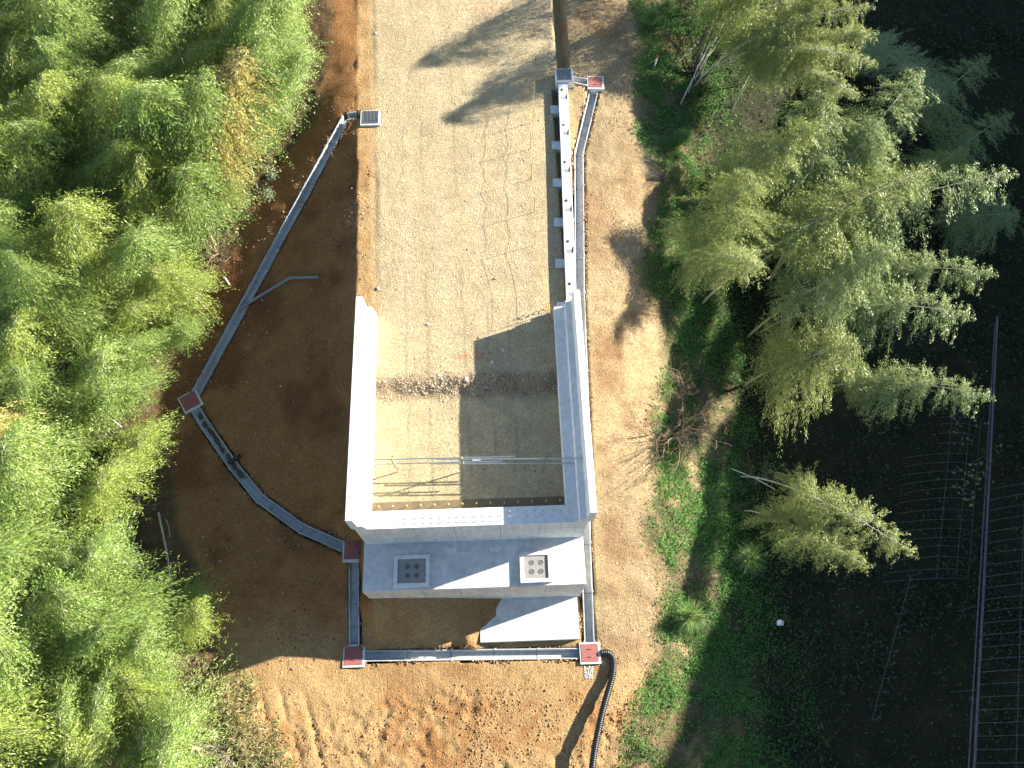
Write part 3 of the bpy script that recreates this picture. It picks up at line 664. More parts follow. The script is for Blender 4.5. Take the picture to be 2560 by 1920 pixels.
for k in range(11):
    a = k*.571; mb.add([(p.x+.012*math.cos(a+1.5), p.y+.012*math.sin(a+1.5), p.z+.06), (p.x-.012*math.cos(a+1.5), p.y-.012*math.sin(a+1.5), p.z+.06), (p.x+.12*math.cos(a), p.y+.12*math.sin(a), p.z+.02+.03*(k % 3))], [(0,1,2)])
mb.tube([p-Vector((0,0,.05)), p+Vector((0,0,.09))], .010, 6)
solo('survey_pin', mb, M['redribbon'], 'survey pin with red ribbon tuft beside the sprayed station number', 'survey pin', p)
p = at(1635, 170, zp(*at(1635,170,5.2)[:2])); T = thing('survey_stake', 'white survey stake with red top among the weeds', 'stake', p)
tp = p+Vector((.06, .05, .62)); part(T, 'shaft', MB().tube([p-Vector((0,0,.1)), tp], .045, 4), M['white']); part(T, 'painted_top', MB().tube([tp, tp+Vector((.014,.01,.12))], .047, 4), M['redribbon'])

# ------------------------------------------------------------------ loose stones and clods
ico = bmesh.new(); bmesh.ops.create_icosphere(ico, subdivisions=1, radius=1); ico.verts.ensure_lookup_table()
IV = np.array([v.co[:] for v in ico.verts]); IF = np.array([[v.index for v in f_.verts] for f_ in ico.faces]); ico.free()
octV = np.array([(1,0,0),(-1,0,0),(0,1,0),(0,-1,0),(0,0,1),(0,0,-1)], float); octF = np.array([(0,2,4),(2,1,4),(1,3,4),(3,0,4),(2,0,5),(1,2,5),(3,1,5),(0,3,5)])
def stones(name, P, size, cols, label, cat, flat=.6, basev=octV, basef=octF, sink=.25, kind='stuff'):
    n = len(P); k = len(basev); a = rng.uniform(0, 6.28, n); ca, sa = np.cos(a), np.sin(a)
    V = basev[None]*np.stack([size*rng.uniform(.7,1.3,n), size*rng.uniform(.6,1.1,n), size*flat*rng.uniform(.6,1.2,n)], 1)[:, None]
    V = V*(1+rng.uniform(-.25,.25,(n,k,1)))
    x = V[..., 0]*ca[:, None]-V[..., 1]*sa[:, None]; y = V[..., 0]*sa[:, None]+V[..., 1]*ca[:, None]
    V = np.stack([x, y, V[..., 2]], -1)+P[:, None]; V[..., 2] += (size*flat*(.5-sink))[:, None]
    F_ = (basef[None]+(np.arange(n)*k)[:, None, None]).reshape(-1, 3)
    c = np.repeat(cols, k, 0)
    o = link(name, fast_mesh(name, V.reshape(-1, 3), F_, c, False), M['stone']); return tag(o, label, cat, None, kind)
def pick(n, x0, x1, y0, y1, dens):
    x = rng.uniform(x0, x1, n); y = rng.uniform(y0, y1, n); keep = rng.uniform(0, 1, n) < dens(x, y); x, y = x[keep], y[keep]
    return np.stack([x, y, zi(x, y)], 1)
def palette(n, cs, jit=.2):
    cs = np.array(cs); c = cs[rng.integers(0, len(cs), n)]; return np.clip(c*(1+rng.uniform(-jit, jit, (n, 1))), 0, .9)
def d_road(x, y):
    f_, v_, r_, i_ = masks(x, y); cl = sstep(.1, .55, fbm(x, y, 1.3, 3, 61)); rg_ = i_*np.exp(-((y-13.5)/.4)**2)
    sh_ = i_*sstep(-1.5, 1.5, x)*sstep(.0,.5,fbm(x, y, .8, 3, 66))*.5
    return r_*(.04+.22*cl)+rg_*.95+sh_
P = pick(34000, -6, 3.3, 8.6, 40, d_road); s_ = rng.gamma(1.6, .009, len(P))+.007+.012*np.exp(-((P[:, 1]-13.5)/.5)**2)
stones('gravel', P, np.clip(s_, .008, .075), palette(len(P), [(.46,.41,.31),(.34,.30,.24),(.50,.47,.41),(.28,.23,.16),(.42,.35,.25)]), 'loose gravel scattered over the compacted road', 'gravel')
P = pick(6500, -5.3, 2.4, 12.8, 14.2, lambda x, y: np.exp(-((y-13.5+.12*np.sin(x*2.1))/.42)**2)*(.35+.65*sstep(-.2,.3,fbm(x, y, .7, 3, 65)))); s_ = np.clip(rng.gamma(1.4, .011, len(P))+.009, .009, .07)
stones('gravel', P, s_, palette(len(P), [(.38,.30,.20),(.32,.24,.155),(.45,.39,.30),(.26,.18,.11),(.36,.27,.175)]), 'ridge of rubble crossing the fill between the wing walls', 'gravel')
def d_bench(x, y):
    f_, v_, r_, i_ = masks(x, y); return (x > 4.0)*(1-r_)*(1-.8*v_)*(x < polyx(VBW, y)+1)*(.25+.6*sstep(-.1,.5,fbm(x, y, 1.5, 3, 62)))
P = pick(40000, 3.8, 10, 0, 42, d_bench); s_ = np.clip(rng.gamma(1.6, .008, len(P))+.007, .007, .045)
stones('gravel', P, s_, palette(len(P), [(.46,.37,.25),(.33,.22,.12),(.44,.38,.28),(.25,.15,.08)]), 'loose stones and litter over the sunlit bench beside the wing wall', 'gravel')
def d_front(x, y):
    f_, v_, r_, i_ = masks(x, y); return (1-f_)*(1-.7*v_)*sstep(2.2, .9, y)*(.08+.7*sstep(-.2,.6,fbm(x, y, 1.4, 3, 63)))
P = pick(40000, -12, 7, -4, 3, d_front); s_ = np.clip(rng.gamma(1.4, .012, len(P))+.007, .007, .065)
stones('soil_clods', P, s_, palette(len(P), [(.30,.14,.055),(.34,.19,.085),(.26,.12,.05),(.37,.25,.13),(.31,.16,.07)]), 'reddish clods on the churned bare soil in front', 'soil clods', .7)
def d_slope(x, y):
    f_, v_, r_, i_ = masks(x, y); return (1-f_)*(1-r_)*(x < -5.9)*(.1+.5*sstep(0,.5,fbm(x, y, 1.6, 3, 64)))
P = pick(30000, -16, -5.9, 2.6, 30, d_slope); s_ = np.clip(rng.gamma(1.6, .011, len(P))+.008, .008, .07)
stones('soil_clods', P, s_, palette(len(P), [(.24,.13,.06),(.17,.095,.05),(.40,.36,.30),(.30,.18,.09)]), 'small clods and pebbles on the embankment slope', 'soil clods', .7)
PP = []
for k, pts_ in CH.items():
    for a, b in zip(pts_[:-1], pts_[1:]):
        n = int((b-a).length*70); t = rng.uniform(0, 1, n); d = (b-a).normalized(); o_ = (.24+np.abs(rng.normal(0, .07, n)))*rng.choice([-1, 1], n)
        PP.append(np.stack([a.x+(b.x-a.x)*t-d.y*o_, a.y+(b.y-a.y)*t+d.x*o_], 1))
PP = np.concatenate(PP); dm_ = np.full(len(PP), 9.)
for k, pts_ in CH.items():
    for a, b in zip(pts_[:-1], pts_[1:]): dm_ = np.minimum(dm_, dist_line(PP[:, 0], PP[:, 1], a, b))
PP = PP[(fbm(PP[:, 0], PP[:, 1], .6, 3, 67) > -.1) & (dm_ > .235)]; P = np.stack([PP[:, 0], PP[:, 1], zi(PP[:, 0], PP[:, 1])+.01], 1)
stones('soil_clods', P, np.clip(rng.gamma(1.6, .014, len(P))+.01, .01, .07), palette(len(P), [(.30,.16,.07),(.24,.13,.06),(.36,.24,.13),(.20,.10,.05)]), 'crumbled backfill spilling along the drain channel rims', 'soil clods', .7)
P = np.array([[q.x, q.y, q.z] for q in [at(1470+rng.uniform(-10,12), 1672+rng.uniform(-6,24), .05) for _ in range(150)]]); P[:, 2] = zi(P[:, 0], P[:, 1])
stones('gravel', P, rng.uniform(.02, .05, len(P)), palette(len(P), [(.50,.48,.44),(.42,.40,.36)]), 'small heap of grey gravel at the pit the black pipe leaves from', 'gravel')
for (px, py, sz, lab) in ((1231,906,.10,'pale angular stone on the road at the shadow edge'), (1004,737,.0,''), (945,722,.11,'pale stone near the tip of the sunlit wing wall'), (1070,811,.10,'grey stone alone on the sunlit road above the sprayed number'), (1258,877,.11,'flat grey stone lying in the wing wall shadow'), (700,962,.10,'pale stone lying on the shaded embankment'), (1165,948,.12,'largest white stone in the gravel ridge')):
    if not sz: continue
    q = at(px, py, 5.65 if px > 900 else 2.8); q.z = zp(q.x, q.y)
    o = stones('stone', np.array([[0,0,0.]]), np.array([sz]), np.array([[.50,.47,.41]]), lab, 'stone', .6, IV, IF, .25, None); o.location = q

# ------------------------------------------------------------------ leaves
def leaf_mesh(P, D, L, Wd, cols, name, up_bias=1.0):
    """diamond leaves: base P, direction D, length L, width Wd"""
    n = len(P); D = D/np.linalg.norm(D, axis=1, keepdims=True)
    nr = rng.normal(0, .6, (n, 3)); nr[:, 2] += up_bias
    S_ = np.cross(D, nr); S_ /= np.linalg.norm(S_, axis=1, keepdims=True)+1e-9
    mid = P+D*(L*.45)[:, None]; tip = P+D*L[:, None]; tip[:, 2] -= L*.12
    w = (Wd*.5)[:, None]
    V = np.stack([P, mid+S_*w, tip, mid-S_*w], 1).reshape(-1, 3)
    F_ = np.arange(4*n).reshape(-1, 4)
    return fast_mesh(name, V, F_, np.repeat(cols, 4, 0), False)
def bamboo_proto(idx, h, lean, n_br=3, leaf_n=20000, spread=1.0, t0=.30, bare=False, yellow=0.):
    """culm arching toward +X by lean*h; returns culm mesh, crown mesh"""
    r0 = np.random.default_rng(100+idx)
    def cp(t):
        t = np.asarray(t, float); x = lean*h*(.25*t+.75*t**2.3); z = h*(t-.10*lean*t**3-.06*t**5)
        return np.stack([x, .12*h*np.sin(t*2.1+idx)*t*.3, z], -1)
    ts = np.linspace(0, 1, 22); pts = cp(ts); rad = .052*(1-ts)**.8+.006
    mb = MB().tube([tuple(p) for p in pts], list(rad), 7)
    nodes = np.linspace(t0, .995, int(h*2.9)); P_, D_, L_, B_ = [], [], [], []
    tot = 0; brs = []
    for t in nodes:
        p = cp(t); u = (t-t0)/(1-t0)
        prof = (math.sin(math.pi*min(1, u*.80+.20))**.8)
        for b in range(n_br):
            az = r0.uniform(0, 6.28); Lb = spread*(.25+1.25*prof)*r0.uniform(.65, 1.2)*(h/9)**.5
            dz = r0.uniform(.15, .75); brs.append((p, az, Lb, dz))
    wsum = sum(b[2] for b in brs)
    for (p, az, Lb, dz) in brs:
        d = np.array([math.cos(az), math.sin(az), 0.])
        def bpnt(s): return p+d*(Lb*s)[:, None]+np.array([0,0,1.])*(Lb*(dz*s-1.05*s*s))[:, None]
        sp = bpnt(np.linspace(0, 1, 5)); mb.tube([tuple(q) for q in sp], [.009,.007,.005,.004,.003], 3, False)
        if bare: continue
        n = max(8, int(leaf_n*Lb/wsum)); s = r0.beta(2.2, 1.25, n); q = bpnt(s)
        # twigs: leaves bunch on secondary sprays
        k = max(3, int(Lb*6)); offs = r0.normal(0, .21*Lb**.5, (k, 3)); offs[:, 2] = -np.abs(offs[:, 2])*.9
        q = q+offs[r0.integers(0, k, n)]*(.5+s)[:, None]+r0.normal(0, .065, (n, 3))
        dirn = d*.75+r0.normal(0, .55, (n, 3)); dirn[:, 2] -= .55
        P_.append(q); D_.append(dirn); B_.append(np.full(n, Lb))
    cm = mb.mesh('culm'); 
    if bare: return cm, None
    P_ = np.concatenate(P_); D_ = np.concatenate(D_); n = len(P_)
    L = r0.uniform(.075, .155, n); Wd = L*r0.uniform(.17, .26, n)
    return cm, (P_, D_, L, Wd)
GREEN = [(0.207, 0.295, 0.062), (0.172, 0.264, 0.055), (0.264, 0.339, 0.079), (0.136, 0.22, 0.046)]
OLIVE = [(0.264, 0.326, 0.057), (0.22, 0.29, 0.053), (0.317, 0.37, 0.079), (0.18, 0.246, 0.048)]
YELL = [(.46,.38,.11),(.40,.34,.12),(.52,.42,.13),(.33,.33,.10)]
GREY = [(0.223, 0.309, 0.095), (0.285, 0.366, 0.133), (0.176, 0.257, 0.076), (0.351, 0.399, 0.19)]
GOLD = [(0.294, 0.331, 0.083), (0.34, 0.354, 0.106), (0.239, 0.304, 0.074), (0.212, 0.285, 0.069)]
SETS = {'green': GREEN, 'olive': OLIVE, 'yellow': YELL, 'grey': GREY, 'gold': GOLD}
PROTO = []
def make_protos(specs):
    for i_, (h, lean, sets, spread, ln, t0) in enumerate(specs):
        cm, lf = bamboo_proto(i_, h, lean, 3, ln, spread, t0)
        cr = {}
        for s_ in sets: cr[s_] = leaf_mesh(*lf, palette(len(lf[0]), SETS[s_], .35), 'crown_'+s_); cr[s_].materials.append(M['leaf'])
        PROTO.append((h, lean, cm, cr))
make_protos([(9, .12, ('green','olive'), 1.15, 21000, .34), (9, .25, ('green','olive','yellow'), 1.15, 21000, .36), (9, .38, ('green','olive'), 1.15, 21000, .38), (9, .30, ('green','olive','yellow'), .95, 18000, .45),
             (9, .55, ('green','gold','grey'), 1.1, 27000, .40), (9, .8, ('grey','gold'), 1.0, 27000, .45), (9, 1.15, ('grey','gold'), .92, 26000, .48)])
for pr in PROTO: pr[2].materials.append(M['culm'])
def bamboo(base, top, hue, label, group, cm_mat=None, wide=1.0, roll=None):
    base = Vector(base); top = Vector(top); d = top-base; hor = math.hypot(d.x, d.y); lean = hor/max(1, d.z)
    cand = [k for k in range(len(PROTO)) if hue in PROTO[k][3]]
    k = min(cand, key=lambda q: abs(PROTO[q][1]-lean)); h, pl, cm, cr = PROTO[k]
    zs = d.z/(h*(.94-.10*pl)); xs = min(1.35, max(.7, hor/(pl*h))) if hor > .5 else 1.0
    T = thing('bamboo', label, 'bamboo', base-Vector((0,0,.1)), group); T.rotation_euler.z = math.atan2(d.y, d.x)
    T.scale = (xs*wide if hor < .5 else xs, wide, zs)
    o = bpy.data.objects.new('culm', cm); COL.objects.link(o); o.parent = T
    if cm_mat: o.material_slots[0].link = 'OBJECT'; o.material_slots[0].material = M[cm_mat]
    o = bpy.data.objects.new('crown', cr[hue]); COL.objects.link(o); o.parent = T
    return T
def ground_at(px, py, z0=1.):
    z = z0
    for _ in range(6): p = at(px, py, z); z = zp(p.x, p.y)
    return Vector((p.x, p.y, z))
# the grove on the embankment side: rows of individual bamboos
pts = []
r5 = np.random.default_rng(5)
def pj(x, y, z):
    x, y = x*_cy-y*_sy, x*_sy+y*_cy; d = y*_s-(z-CAMH)*_c; up = y*_c+(z-CAMH)*_s; return 1280+2000*x/d, 960-2000*up/d
for yy in np.arange(-5, 54, 2.15):
    for xx in np.arange(-37, -6, 2.25):
        x = xx+r5.uniform(-.7,.7); y = yy+r5.uniform(-.7,.7); e = float(polyx(FBW, np.array([y]))[0])
        d = e-x
        if d < (1.1 if y > 4 else 1.7) or d > 18: continue
        h = r5.uniform(5.6, 9.4) if d > 2.2 else r5.uniform(4.6, 6.8)
        if y < 3.5: h *= .92
        q0 = pj(x, y, 4); q1 = pj(x, y, 2+h)
        if max(q0[0], q1[0]) < -40 or min(q0[1], q1[1]) > 2000 or max(q0[1], q1[1]) < -120: continue
        pts.append((x, y, d, h))
ORD = 'first second third fourth fifth sixth seventh eighth ninth tenth eleventh twelfth thirteenth fourteenth fifteenth sixteenth seventeenth eighteenth nineteenth twentieth'.split()
def ordinal(k): return ORD[k] if k < 20 else 'twenty-'+ORD[k-20] if k < 29 else 'thirtieth' if k == 29 else 'thirty-'+ORD[k-30]
rows = {}
for q in sorted(pts, key=lambda q: -q[1]): rows.setdefault(min(6, int(q[2]/2.1)), []).append(q)
RN = ['edge row', 'second row', 'third row', 'fourth row', 'fifth row', 'sixth row', 'innermost rows']
for rw, lst in rows.items():
  for k, (x, y, d, h) in enumerate(lst):
    zz = zp(x, y)
    a = r5.uniform(-1.3, 1.3)+(0 if d < 4 else r5.uniform(-1.5, 1.5)); ln = r5.uniform(.08, .42)*h
    hue = 'green' if r5.uniform() < .62 else 'olive'
    bamboo((x, y, zz), (x+math.cos(a)*ln, y+math.sin(a)*ln, zz+h), hue,
           {'green': 'green', 'olive': 'olive green', 'yellow': 'yellowing'}[hue]+' bamboo, '+ordinal(k)+' from the picture top in the '+RN[rw]+' of the grove', 'bamboos of the dense grove', None, r5.uniform(1.05, 1.5))
def bpx(bx, by, tx, ty, tz, hue, label, group=None, cm=None, wide=1., z0=1.):
    b = ground_at(bx, by, z0); return bamboo(b, at(tx, ty, tz), hue, label, group, cm, wide)
bpx(572, 520, 590, 110, 10.8, 'yellow', 'tall golden bamboo standing out of the green grove', None, 'culmdry', 1.3, 3.3)
bpx(560, 540, 545, 260, 9.2, 'yellow', 'lower golden bamboo hanging below the tall golden one', None, 'culmdry', 1.2, 3.2)
bpx(60, 1130, -30, 1080, 9, 'yellow', 'yellow bamboo at the outer margin of the grove', None, 'culmdry', 1.1, 1.8)
bpx(643, 470, 640, 60, 11.0, 'green', 'bamboo with a long pale bare culm at the grove edge', None, 'culmpale', 1.0, 3.8)
bpx(577, 555, 500, 330, 8.6, 'green', 'bamboo with a dark culm just below the golden one', None, None, 1.0, 3.3)
bpx(515, 772, 400, 640, 7.2, 'olive', 'bamboo with a yellow culm leaning out over the dark slope foot', None, 'culmdry', .9, 2.7)
bpx(395, 905, 330, 850, 6.2, 'green', 'bushy bamboo beside the red lidded pit at the drain corner', None, None, 1.2, 1.5)
bpx(372, 1000, 290, 960, 6.4, 'green', 'bamboo leaning back just below the drain corner', None, None, 1.2, 1.4)
bpx(385, 1120, 330, 1075, 5.6, 'olive', 'bamboo above the white topped cut pole', None, None, 1.1, 1.3)
bpx(430, 800, 440, 800, 5.0, 'green', 'small bamboo fan reaching out to the drain corner', None, None, .8, 2.5)
bpx(300, 1760, 210, 1760, 6.0, 'green', 'broad bamboo low in the front corner of the grove', None, None, 1.5, .5)
bpx(240, 1880, 150, 1880, 6.0, 'olive', 'bamboo at the picture bottom in the front corner of the grove', None, None, 1.5, .4)
bpx(380, 1850, 330, 1860, 5.0, 'green', 'small bamboo behind the dry bamboo grass', None, None, 1.2, .3)
bpx(478, 1560, 440, 1530, 4.6, 'olive', 'low bamboo spray reaching over the shaded soil near the front', None, None, .8, .9)
bpx(1740, 60, 2010, -230, 12.8, 'gold', 'tallest bamboo of the upper clump, its crown above the picture top', None, 'culmpale', 1.1, 4.6)
bpx(1800, 40, 2120, -260, 10.8, 'olive', 'tall bamboo behind the upper clump, only its foot in the picture', None, 'culmpale', 1.1, 4.6)
bpx(1700, -40, 1880, -360, 12.8, 'green', 'tall bamboo beyond the picture top whose shadow crosses the road', None, 'culmpale', 1.2, 5.)
RG = 'leaning bamboos on the valley bank'
bpx(1755, 757, 2330, 440, 7.6, 'gold', 'long leaning bamboo with a bare tan culm across the valley bank', RG, 'culmdry', 1.28, 1.2)
bpx(1840, 700, 2530, 445, 7.2, 'grey', 'pale bamboo plume reaching farthest into the dark valley', RG, None, 1.28, .5)
bpx(1930, 690, 2320, 190, 7.4, 'grey', 'tall grey green bamboo plume above the long leaning culm', RG, None, 1.47, 0)
bpx(1925, 700, 2090, 220, 7.4, 'grey', 'dense bamboo crown in the middle of the valley clump', RG, None, 1.54, .2)
bpx(1960, 600, 2150, 330, 7.0, 'grey', 'pale bamboo crown filling the upper middle of the valley clump', RG, None, 1.66, 0)
bpx(2000, 690, 2420, 380, 5.8, 'gold', 'thin brownish bamboo top sticking out over the dark valley', RG, 'culmdry', 0.90, -.2)
bpx(1960, 760, 2480, 690, 5.6, 'grey', 'narrow bamboo plume with its tip near the greenhouse', RG, None, 1.02, -.4)
bpx(1900, 830, 2420, 800, 5.8, 'grey', 'wide bamboo plume below the narrow one over the valley', RG, None, 1.34, .2)
bpx(1870, 840, 2220, 640, 6.6, 'grey', 'bamboo crown hanging below the long leaning culm', RG, None, 1.41, .4)
bpx(1858, 965, 2120, 850, 5.6, 'gold', 'short round bamboo crown lowest of the big valley clump', RG, 'culmdry', 1.47, .2)
bpx(1950, 1000, 2420, 985, 4.8, 'grey', 'serrated bamboo plume lying out over deep shade', RG, None, 0.96, -.8)
bpx(1850, 1190, 2150, 1300, 3.0, 'gold', 'lone arching bamboo drooping over the dark lower slope', RG, 'culmpale', .85, -.3)
bpx(1860, 1275, 2060, 1340, 2.6, 'gold', 'small bamboo with a curved culm beside the lone arching one', RG, None, 0.83, -.6)
bpx(1740, 520, 1975, 335, 7.8, 'gold', 'golden bamboo plume arching from the bank toward the weeds', RG, 'culmdry', 1.09, 3.0)
bpx(1720, 700, 1800, 520, 7.6, 'gold', 'bushy yellow green bamboo nearest the sunlit bench', RG, None, 1.28, 2.5)
bpx(1700, 660, 1800, 590, 6.8, 'gold', 'small drooping bamboo at the edge of the sunlit bench', RG, None, .95, 3.0)
UG = 'bamboos of the upper clump by the stump'
for bx, by, tx, ty, tz, hue, lab in [(1735,215,2060,20,9.2,'gold','pale culmed bamboo rooted nearest the stump'),(1765,190,2090,120,9.0,'gold','golden bamboo arching right from the stump'),(1745,170,2010,-110,9.8,'olive','bamboo rising out of the picture top above the stump'),(1790,180,2040,170,8.2,'gold','low golden bamboo hanging right of the stump'),(1850,215,2130,70,8.6,'gold','bamboo with crossed culms right of the stump'),(1830,270,2080,-40,9.2,'gold','bamboo with a thin culm farthest from the stump')]:
    bpx(bx, by, tx, ty, tz, hue, lab, UG, 'culmpale', .9, 4.3)
bpx(1950, -60, 2170, -30, 8.4, 'grey', 'bamboo plume hanging in at the very top of the picture', None, None, 1.0, 3)
for k, (px, py, tx, ty, tz, lab) in enumerate(((2330,560,2420,500,.2,'dim bamboo in shade under the longest pale plume'),(2100,80,2200,100,3.4,'dim bamboo in shade right of the upper clump'))):
    bpx(px, py, tx, ty, tz, 'grey', lab, 'shaded valley bamboos', None, 1.3, -2.)
bpx(2180, 420, 2480, 150, 2.6, 'grey', 'dim bamboo standing in the shaded valley corner', 'shaded valley bamboos', None, 1.2, -1)
bpx(2230, 520, 2520, 300, 1.6, 'grey', 'lower dim bamboo in the shaded valley corner', 'shaded valley bamboos', None, 1.1, -1.5)

# ------------------------------------------------------------------ undergrowth
def scatter_leaves(name, n, region, dens, sets, lmin, lmax, hmax, label, cat, wr=.45, down=-.1):
    x = rng.uniform(region[0], region[1], n); y = rng.uniform(region[2], region[3], n); keep = rng.uniform(0, 1, n) < dens(x, y); x, y = x[keep], y[keep]; n = len(x)
    hh = hmax*np.clip(fbm(x, y, .8, 3, 71)*.8+.45, .03, 1)*rng.uniform(.15, 1, n)
    P = np.stack([x, y, zi(x, y)+hh], 1); D = rng.normal(0, 1, (n, 3)); D[:, 2] = rng.normal(down, .35, n)
    L = rng.uniform(lmin, lmax, n)
    o = link(name, leaf_mesh(P, D, L, L*wr*rng.uniform(.7, 1.2, n), palette(n, sets, .3), name, 1.5), M['weed']); return tag(o, label, cat, None, 'stuff')
def d_veg(x, y):
    f_, v_, r_, i_ = masks(x, y); return v_*(.16+.95*sstep(-.34, .15, fbm(x, y, 1.5, 4, 72)))*sstep(14.5, 9.5, x+1.5*fbm(x, y, 2, 2, 76))
scatter_leaves('ground_cover', 330000, (4.5, 16, -5, 44), d_veg, [(.12,.27,.06),(.095,.22,.055),(.15,.30,.07),(.08,.17,.05)], .06, .15, .36, 'low bright green weeds covering the bank beside the bench', 'weeds')
scatter_leaves('ground_cover', 170000, (8, 38, -6, 48), lambda x, y: (.25+.75*sstep(-.1,.4,fbm(x, y, 2.5, 4, 73)))*sstep(9, 13.5, x+1.5*fbm(x, y, 2, 2, 76)), [(.035,.065,.025),(.025,.05,.02),(.05,.08,.03),(.035,.065,.025),(.025,.05,.02),(.10,.13,.08),(.09,.075,.05)], .09, .26, .55, 'undergrowth over the valley floor with shade painted into its leaf colour', 'weeds')  # leaves tinted darker than on the bank, valley shade put into colour
def d_lit(x, y):
    f_, v_, r_, i_ = masks(x, y); return f_*(x > polyx(FBW, y)-4)*(.15+.6*sstep(0,.5,fbm(x, y, 1.2, 3, 74)))
scatter_leaves('leaf_litter', 30000, (-20, -5, -5, 42), d_lit, [(.24,.17,.10),(.17,.11,.06),(.30,.24,.15),(.10,.13,.05)], .06, .16, .10, 'dry bamboo litter along the edge of the grove', 'leaf litter', .3)
def d_vlit(x, y):
    e = polyx(VBW, y); return sstep(1.6, .2, np.abs(x-e))*(.2+.6*sstep(-.1,.4,fbm(x, y, 1.1, 3, 75)))
scatter_leaves('leaf_litter', 26000, (3.8, 11, -4, 42), d_vlit, [(.42,.31,.20),(.30,.20,.12),(.36,.22,.11),(.48,.40,.28)], .05, .13, .04, 'pale fallen leaves where the bench meets the weeds', 'leaf litter', .4)
# dry bamboo grass in the front corner of the grove
def d_sasa(x, y):
    e = polyx(FBW, y); return sstep(3.0, 1.6, np.abs(x-e+1.4)+.6*fbm(x, y, .8, 2, 79))*sstep(3.6, 2.4, y)
scatter_leaves('dry_bamboo_grass', 16000, (-15, -8, -4, 4), d_sasa, [(.46,.37,.22),(.36,.29,.16),(.20,.26,.09),(.26,.30,.11)], .14, .34, .6, 'tan and green bamboo grass in the front corner beside the churned soil', 'bamboo grass', .16, .1)

def grass_clump(px, py, z0, size, label, n=520):
    b = ground_at(px, py, z0); a = rng.uniform(0, 6.28, n); o = rng.uniform(.05, 1, n)**.7; hh = size*rng.uniform(.75, 1.25, n)
    V = np.zeros((n, 5, 2, 3)); t = np.linspace(0, 1, 5); wd = .016*(1-t*.92)*size/.7
    ox, oy = rng.normal(0, .10*size, n), rng.normal(0, .10*size, n)
    for k in range(5):
        r_ = size*.95*o*t[k]**1.5; z = hh*(1.55*t[k]-(.25+.95*o)*t[k]**2)
        cx, cy = ox+np.cos(a)*r_, oy+np.sin(a)*r_
        V[:, k, 0] = np.stack([cx-np.sin(a)*wd[k], cy+np.cos(a)*wd[k], z], 1); V[:, k, 1] = np.stack([cx+np.sin(a)*wd[k], cy-np.cos(a)*wd[k], z], 1)
    F_ = np.array([[2*k, 2*k+1, 2*k+3, 2*k+2] for k in range(4)])[None]+(np.arange(n)*10)[:, None, None]
    c = palette(n, [(.14,.28,.06),(.19,.34,.08),(.11,.22,.055),(.34,.34,.16)], .25)
    o_ = link('grass_clump', fast_mesh('grass_clump', V.reshape(-1, 3), F_.reshape(-1, 4), np.repeat(c, 10, 0), False), M['leaf'], None, b+Vector((0,0,.08)))
    return tag(o_, label, 'grass clump', 'grass clumps on the bank')
grass_clump(1700, 358, 4.3, .75, 'dark green grass tuft on the edge of the smooth bench')
grass_clump(1717, 1545, -.4, .95, 'big sunlit grass tuft beside the shadow edge low on the bank', 700)
grass_clump(1625, 60, 5.3, .8, 'dark grass tuft near the top by the upper bamboo clump')
grass_clump(1665, 30, 5.2, .6, 'smaller grass tuft at the very top of the bank')
grass_clump(1870, 1400, -1.4, 1.0, 'grass tuft in deep shade below the lone bamboo')

def twiggy(base, size, n, seed, spread=1.2, r0=.02):
    r_ = random.Random(seed); mb = MB(); base = Vector(base)
    def grow(p, d, L, r, lev):
        q = p; pts = [p]; dd = d.copy()
        for k in range(4):
            dd = (dd+Vector((r_.uniform(-.3,.3), r_.uniform(-.3,.3), r_.uniform(-.25,.2)))).normalized(); q = q+dd*L/4; pts.append(q)
        mb.tube(pts, [r*(1-.15*k) for k in range(5)], 4 if lev else 5, False)
        if lev < 3:
            for k in range(3 if lev < 2 else 2):
                i_ = r_.randint(1, 4); nd = (dd+Vector((r_.uniform(-1,1), r_.uniform(-1,1), r_.uniform(-.2,.7)))*.9).normalized(); grow(pts[i_], nd, L*r_.uniform(.5,.8), r*.6, lev+1)
    for k in range(n):
        a = 2*math.pi*k/n+r_.uniform(-.4,.4); grow(base+Vector((r_.uniform(-.1,.1), r_.uniform(-.1,.1), -.03)), Vector((math.cos(a)*spread, math.sin(a)*spread, .9)).normalized(), size*r_.uniform(.5,.8), r0, 0)
    return mb
def shrub(px, py, z0, size, n, seed, label, m='twig', r0=.02, group=None, spread=1.2):
    b = ground_at(px, py, z0); return solo('bare_shrub', twiggy(b, size, n, seed, spread, r0), M[m], label, 'shrub', b, group)
shrub(1705, 1070, 1.0, 2.4, 14, 1, 'leafless brown shrub on the bank beside the sunlit bench', 'twig', .034)
shrub(1690, 985, 1.4, 1.2, 9, 2, 'smaller leafless shrub just above the big one on the bank', 'twig', .016)
shrub(545, 630, 3.0, 1.3, 10, 3, 'dry reddish brush heap at the foot of the grove edge', 'twig', .016)
shrub(520, 690, 2.8, .9, 7, 4, 'small dry brush tangle below the bigger brush heap', 'twig', .014)
shrub(250, 800, 2.3, 3.4, 7, 5, 'bleached dead branches showing between green bamboo crowns', 'deadwood', .03, None, .7)
shrub(470, 1890, .2, 1.3, 8, 6, 'grey dead branches in the front corner of the grove', 'deadwood', .026)
shrub(560, 1880, .1, .9, 6, 7, 'twisted dry branch tangle at the edge of churned soil', 'deadwood', .02)
shrub(330, 1360, 1.5, 2.6, 5, 8, 'white dead branches in a dark gap of the grove', 'deadwood', .03, None, .8)
shrub(1600, 1900, -.6, 1.0, 7, 9, 'dark bare twigs at the foot of the bank', 'bark', .016)
shrub(1905, 1195, -1.0, 1.0, 5, 10, 'dry twigs lying beside the lone arching bamboo', 'deadwood', .012)
